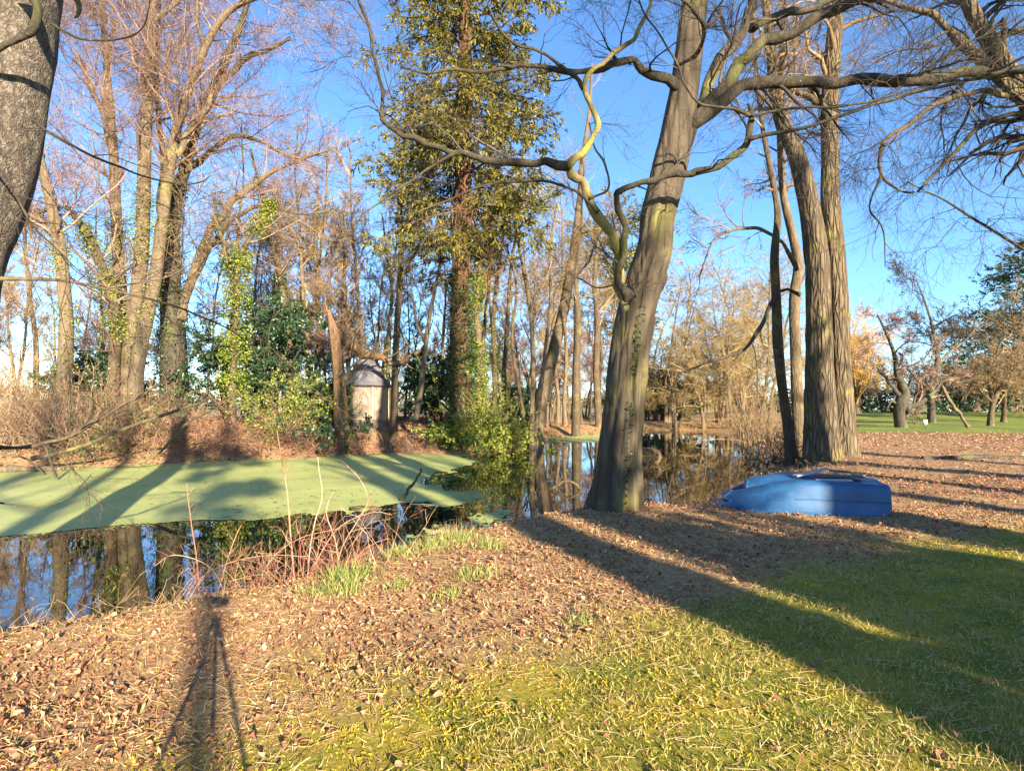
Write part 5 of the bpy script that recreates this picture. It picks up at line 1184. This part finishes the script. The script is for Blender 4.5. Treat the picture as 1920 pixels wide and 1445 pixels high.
T('bank_twigs', 'mat of dry red bramble twigs along the near waterline', np.array((-2.45, 5.75, gz(-2.45, 5.75))), 240, (.25, .85), .6, M['tw_red'], 255, grav=-.05, up=1.1, rad=.0035, sub=1, cat='bramble', sc=(1.2, .35))
T('bank_twigs', 'thin dry stalks leaning over the dark water near the massive trunk', np.array((-3.7, 4.75, gz(-3.7, 4.75))), 110, (.25, .6), .5, M['tw_tan'], 256, grav=-.07, up=.8, rad=.004, sub=1, cat='bramble', sc=(1.6, .3))
T('bank_twigs', 'few dry red stalks on the bank tip by the duckweed wisp', np.array((-.55, 7.9, gz(-.55, 7.9))), 16, (.25, .55), .25, M['tw_red'], 257, grav=-.04, up=1.2, rad=.004, sub=1, cat='bramble')

# ---------------------------------------------------------------- grass tufts on the near bank
def blades(g, n, c, spread, h, rng, w=.006, out=.6, col=(0, 1)):
    p = rng.normal(0, spread, (n, 2)); z = height(p[:, 0] + c[0], p[:, 1] + c[1])
    pos = np.stack([p[:, 0], p[:, 1], z - c[2] - .005], -1)
    D = np.stack([p[:, 0] / spread * out * .35 + rng.normal(0, .3, n), p[:, 1] / spread * out * .35 + rng.normal(0, .3, n), np.full(n, 1.)], -1)
    ln = rng.uniform(*h, n)
    g.scatter(BLADE, BLADE_F, pos, frame_y(D, rng), np.stack([np.full(n, w) * rng.uniform(.7, 1.3, n), ln, ln], -1), rng.uniform(*col, n))
for i, (px, py, Y, n, s, h) in enumerate([(520, 1110, 6.0, 420, .16, .22), (655, 1140, 5.3, 300, .11, .17), (640, 1165, 4.9, 200, .09, .14), (860, 1050, 6.9, 260, .12, .15), (800, 1080, 6.4, 320, .16, .15), (917, 1062, 6.4, 200, .09, .15),
                                     (745, 1100, 6.0, 180, .1, .13), (890, 1112, 5.3, 170, .09, .13), (836, 1150, 4.8, 130, .07, .1), (1092, 1195, 4.25, 120, .07, .09), (590, 1180, 4.8, 120, .1, .1), (745, 1145, 5.0, 110, .08, .1)]):
    c = np.array((*at(px, py, Y)[:2], 0)); c[2] = gz(c[0], c[1]); rg = np.random.default_rng(260 + i)
    o = thing('grass_tuft', 'fresh green grass tuft among the leaves of the near bank', 'grass', c, 'green grass tufts on the near bank')
    g = G(); blades(g, n, c, s, (h * .4, h), rg); g.build('blades', M['tuft'], o, kind='stuff')
for i, (px, py, Y, lab) in enumerate([(672, 1075, 6.5, 'bleached dry grass tuft at the waterline under the arching sapling'), (835, 1030, 7.4, 'straw-coloured grass tuft on the bank tip')]):
    c = np.array((*at(px, py, Y)[:2], 0)); c[2] = gz(c[0], c[1]); rg = np.random.default_rng(280 + i)
    o = thing('dry_tuft', lab, 'grass', c); g = G(); blades(g, 420, c, .12, (.14, .32), rg, w=.005); g.build('blades', M['straw'], o, kind='stuff')

# ---------------------------------------------------------------- leaf litter, moss, lawn and straw
rg = np.random.default_rng(300)
def pts_region(n, y0, y1, spread=1.02, x0=None, x1=None, pw=1.0):
    """points of the ground in front of the camera, thinning with distance"""
    y = (y0 ** (2 - pw) + rg.uniform(0, 1, n) * (y1 ** (2 - pw) - y0 ** (2 - pw))) ** (1 / (2 - pw))
    x = rg.uniform(-1, 1, n) * (y * spread + .5) if x0 is None else rg.uniform(x0, x1, n)
    return x, y
def lay(name, x, y, size, mt, tmpl, tf, tilt, wr=(1, 1, 1), lift=.008, col=None, parent=None):
    z = height(x, y); n = len(x)
    g = G(); g.scatter(tmpl, tf, np.stack([x, y, z + lift], -1), rand_rot(n, rg, tilt), size[:, None] * np.stack([rg.uniform(.4, 1.1, n), np.ones(n), rg.uniform(.3, 2.2, n)], -1), rg.uniform(0, 1, n) if col is None else col)
    return g.build(name, mt, kind='stuff')
# near litter
for q, (n, szr, tl, cr, lab) in enumerate([(80000, (.015, .037),   .38, (.05, .8), 'flat brown fallen leaves strewn over the near bank'), (24000, (.016, .042), 1.0, (.0, .9), 'curled loose leaves lying on top of the near litter')]):
    x, y = pts_region(n, 2.0, 12.5, pw=1.0)
    sd = pond_sd(x, y); dr = fbm(x * 1.3, y * 1.3, 41)
    ok = (sd < -.02) & (rg.uniform(size=len(x)) > lawn_mask(x, y) * .96) & (rg.uniform(size=len(x)) < np.clip(dr * 3 - .55, .12, 1))
    x, y = x[ok], y[ok]
    sz = rg.uniform(*szr, len(x)) * (1 + .03 * y)
    tag(lay('leaf_litter', x, y, sz, M['litter'], LEAF * np.array([.9, 1, 1.2 + 1.5 * q]), LEAF_F, tl, lift=.006 + .006 * q, col=rg.uniform(*cr, len(x))), lab, 'leaves')
# larger single leaves
BIG = np.array([(0, -.25, .02), (.012, 0, 0), (.2, .12, .05), (.3, .36, .10), (.22, .66, .10), (.10, .86, .05), (0, 1.02, -.04), (-.12, .84, .07), (-.25, .62, .14), (-.31, .34, .12), (-.17, .12, .05), (-.012, 0, 0), (0, .4, 0), (0, .75, .02)])
BIG_F = [np.array([(1, 2, 12), (2, 3, 12), (3, 4, 13), (12, 3, 13), (4, 5, 13), (5, 6, 13), (6, 7, 13), (7, 8, 13), (8, 9, 13), (13, 9, 12), (9, 10, 12), (10, 11, 12), (11, 1, 12), (0, 1, 11)])]
rl = [G().add((BIG + np.array([0, 0, 1]) * (.35 * (BIG[:, 1:2] - .5) ** 2 * (i % 3))) * np.array([.7 + .1 * i, 1, .4 + .5 * i]), BIG_F, .12 + .11 * i) for i in range(6)]
meshes = []
for i, g in enumerate(rl):
    o = g.build('fallen_leaf', M['litter'], ground); meshes.append(o)
x, y = pts_region(420, 2.15, 5.2, pw=.9); sd = pond_sd(x, y); ok = (sd < -.1) & (rg.uniform(size=len(x)) > lawn_mask(x, y) * .75); x, y = x[ok][:270], y[ok][:270]; z = height(x, y)
for i in range(len(x)):
    o = meshes[i] if i < 6 else meshes[i % 6].copy()
    if i >= 6: COL.objects.link(o); o.parent = ground
    o.location = (x[i], y[i], z[i] + .014); o.rotation_euler = (rg.uniform(-.5, .5), rg.uniform(-.5, .5), rg.uniform(0, 6.3)); s = rg.uniform(.035, .07); o.scale = (s, s, s)
# litter under the trees to the right and on the far banks
x, y = pts_region(40000, 11, 33, x0=1.0, x1=32, pw=1.0); ok = (pond_sd(x, y) < -.05) & (np.abs(x) < y * 1.0 + 1) & (rg.uniform(size=len(x)) > lawn_mask(x, y) * .97)
x, y = x[ok], y[ok]
tag(lay('leaf_litter', x, y, rg.uniform(.035, .075, len(x)) * (.7 + .03 * y), M['litter'], DIA, DIA_F, .6), 'russet leaf carpet under the twin oak', 'leaves')
x = rg.uniform(-30, 8, 34000); y = rg.uniform(15.5, 40, 34000); sd = pond_sd(x, y); ok = (sd < 0) & (sd > -11) & (np.abs(x) < y * 1.0); x, y = x[ok], y[ok]
tag(lay('leaf_litter', x, y, rg.uniform(.09, .18, len(x)), M['litter'], DIA, DIA_F, .7, col=rg.uniform(0, .75, len(x))), 'brown leaf carpet on the far bank', 'leaves')
# moss and lawn
x, y = pts_region(125000, 1.9, 8.5, pw=1.25); lm = lawn_mask(x, y); ok = (pond_sd(x, y) < -.1) & (rg.uniform(size=len(x)) < lm * 1.0 + .22); x, y, lm = x[ok], y[ok], lm[ok]
ms = fbm(x * 1.1 + 9, y * 1.1, 51) + rg.normal(0, .06, len(x)) > .47
def lawnb(name, label, x, y, h, w, mt, tiltD, col=None):
    n = len(x); z = height(x, y); D = np.stack([rg.normal(0, tiltD, n), rg.normal(0, tiltD, n), np.ones(n)], -1); ln = rg.uniform(*h, n)
    g = G(); g.scatter(BLADE, BLADE_F, np.stack([x, y, z - .004], -1), frame_y(D, rg), np.stack([rg.uniform(*w, n) * (1 + .05 * y), ln, ln], -1), rg.uniform(0, 1, n) if col is None else col)
    return tag(g.build(name, mt, kind='stuff'), label, 'grass')
lawnb('moss_carpet', 'yellow-green moss patches in the sunlit lawn', x[ms], y[ms], (.01, .024), (.006, .011), M['moss'], 1.0)
lawnb('lawn_grass', 'short winter grass of the near lawn', x[~ms], y[~ms], (.018, .05), (.003, .006), M['grass'], .8)
x, y = pts_region(82000, 1.9, 9.5, pw=1.25); ok = (pond_sd(x, y) < -.02) & (rg.uniform(size=len(x)) < np.clip(fbm(x * 1.2, y * 1.2, 71) * 3.2 - .85, 0.06, 1) * (1 - .5 * lawn_mask(x, y))); x, y = x[ok], y[ok]
lawnb('dry_blades', 'withered straw-coloured blades among the fallen leaves', x, y, (.02, .075), (.0025, .0045), M['straw'], 1.5)
# straw and fallen pine needles, lying curved
x, y = pts_region(7500, 1.9, 8.5, pw=.9); ok = (pond_sd(x, y) < -.03) & (rg.uniform(size=len(x)) < .25 + .9 * fbm(x * 1.5, y * 1.5, 61)); x, y = x[ok], y[ok]; n = len(x); z = height(x, y)
a = rg.normal(.0, .9, n) + np.where(rg.uniform(size=n) < .5, 0, math.pi); ln = rg.uniform(.03, .15, n)
P = grow(np.stack([x, y, z + rg.uniform(.008, .03, n)], -1), np.stack([np.cos(a), np.sin(a) * .7, rg.uniform(-.03, .12, n)], -1), ln, 4, .16, -.01, rg)
P[:, :, 2] = np.maximum(P[:, :, 2], height(P[:, :, 0], P[:, :, 1]) + .006)
g = G(); g.tubes(P, np.full((n, 4), .0010) * (1 + .12 * y[:, None]), 3, rg.uniform(0, 1, n)); tag(g.build('needle_litter', M['straw'], kind='stuff'), 'dry straw and fallen needles over moss and leaves', 'straw')

MATP = np.array([wpt(-330, 1040), wpt(-120, 1022), wpt(0, 1008), wpt(120, 998), wpt(260, 984), wpt(400, 972), wpt(520, 964), wpt(640, 955), wpt(760, 943), wpt(860, 938), wpt(905, 932), wpt(850, 918),
                 wpt(800, 905), wpt(850, 885), wpt(890, 862), wpt(880, 851), wpt(720, 848), wpt(480, 858), wpt(0, 878), wpt(-700, 890), wpt(-700, 1080)])
n = 60000; x = rg.uniform(-12, 1, n); y = rg.uniform(8, 22, n); s = poly_sd(MATP, x, y); dr = fbm(x * 1.6, y * 3.2, 91)
ok = (s < .25) & (s > -1.1) & (rg.uniform(size=n) < np.clip(1 + s / (.25 + .8 * sstep(-6, -2, x)), 0, 1) * np.clip(dr * 4 - 1.6, 0, 1)) & (pond_sd(x, y) > .3); x, y = x[ok], y[ok]; n = len(x)
g = G(); g.scatter(LEAF * np.array([1, 1, 0]) - np.array([0, .5, 0]), LEAF_F, np.stack([x, y, np.full(n, WZ + .009)], -1), rand_rot(n, rg, .0), rg.uniform(.02, .07, n)[:, None] * np.ones(3), rg.uniform(0, 1, n))
tag(g.build('duckweed_fringe', M['duckweed'], kind='stuff'), 'loose duckweed flecks along the edge of the big sheet', 'duckweed')
# specks of bark, twig ends and leaves afloat on the duckweed and the water
n = 520; x = rg.uniform(-15, 1.5, n); y = rg.uniform(8.5, 23, n); y[:260] = rg.uniform(9.5, 14, 260); x[:260] = rg.uniform(-5.5, 0, 260); ok = pond_sd(x, y) > .25; x, y = x[ok], y[ok]; n = len(x)
g = G(); g.scatter(LEAF * np.array([.5, 1, .3]), LEAF_F, np.stack([x, y, np.full(n, WZ + .010)], -1), rand_rot(n, rg, .05), rg.uniform(.03, .16, n)[:, None] * np.stack([rg.uniform(.15, 1, n), np.ones(n), np.ones(n)], -1), rg.uniform(0, .5, n))
tag(g.build('floating_debris', M['bracken'], kind='stuff'), 'dark leaf and bark specks afloat on the pond', 'debris')
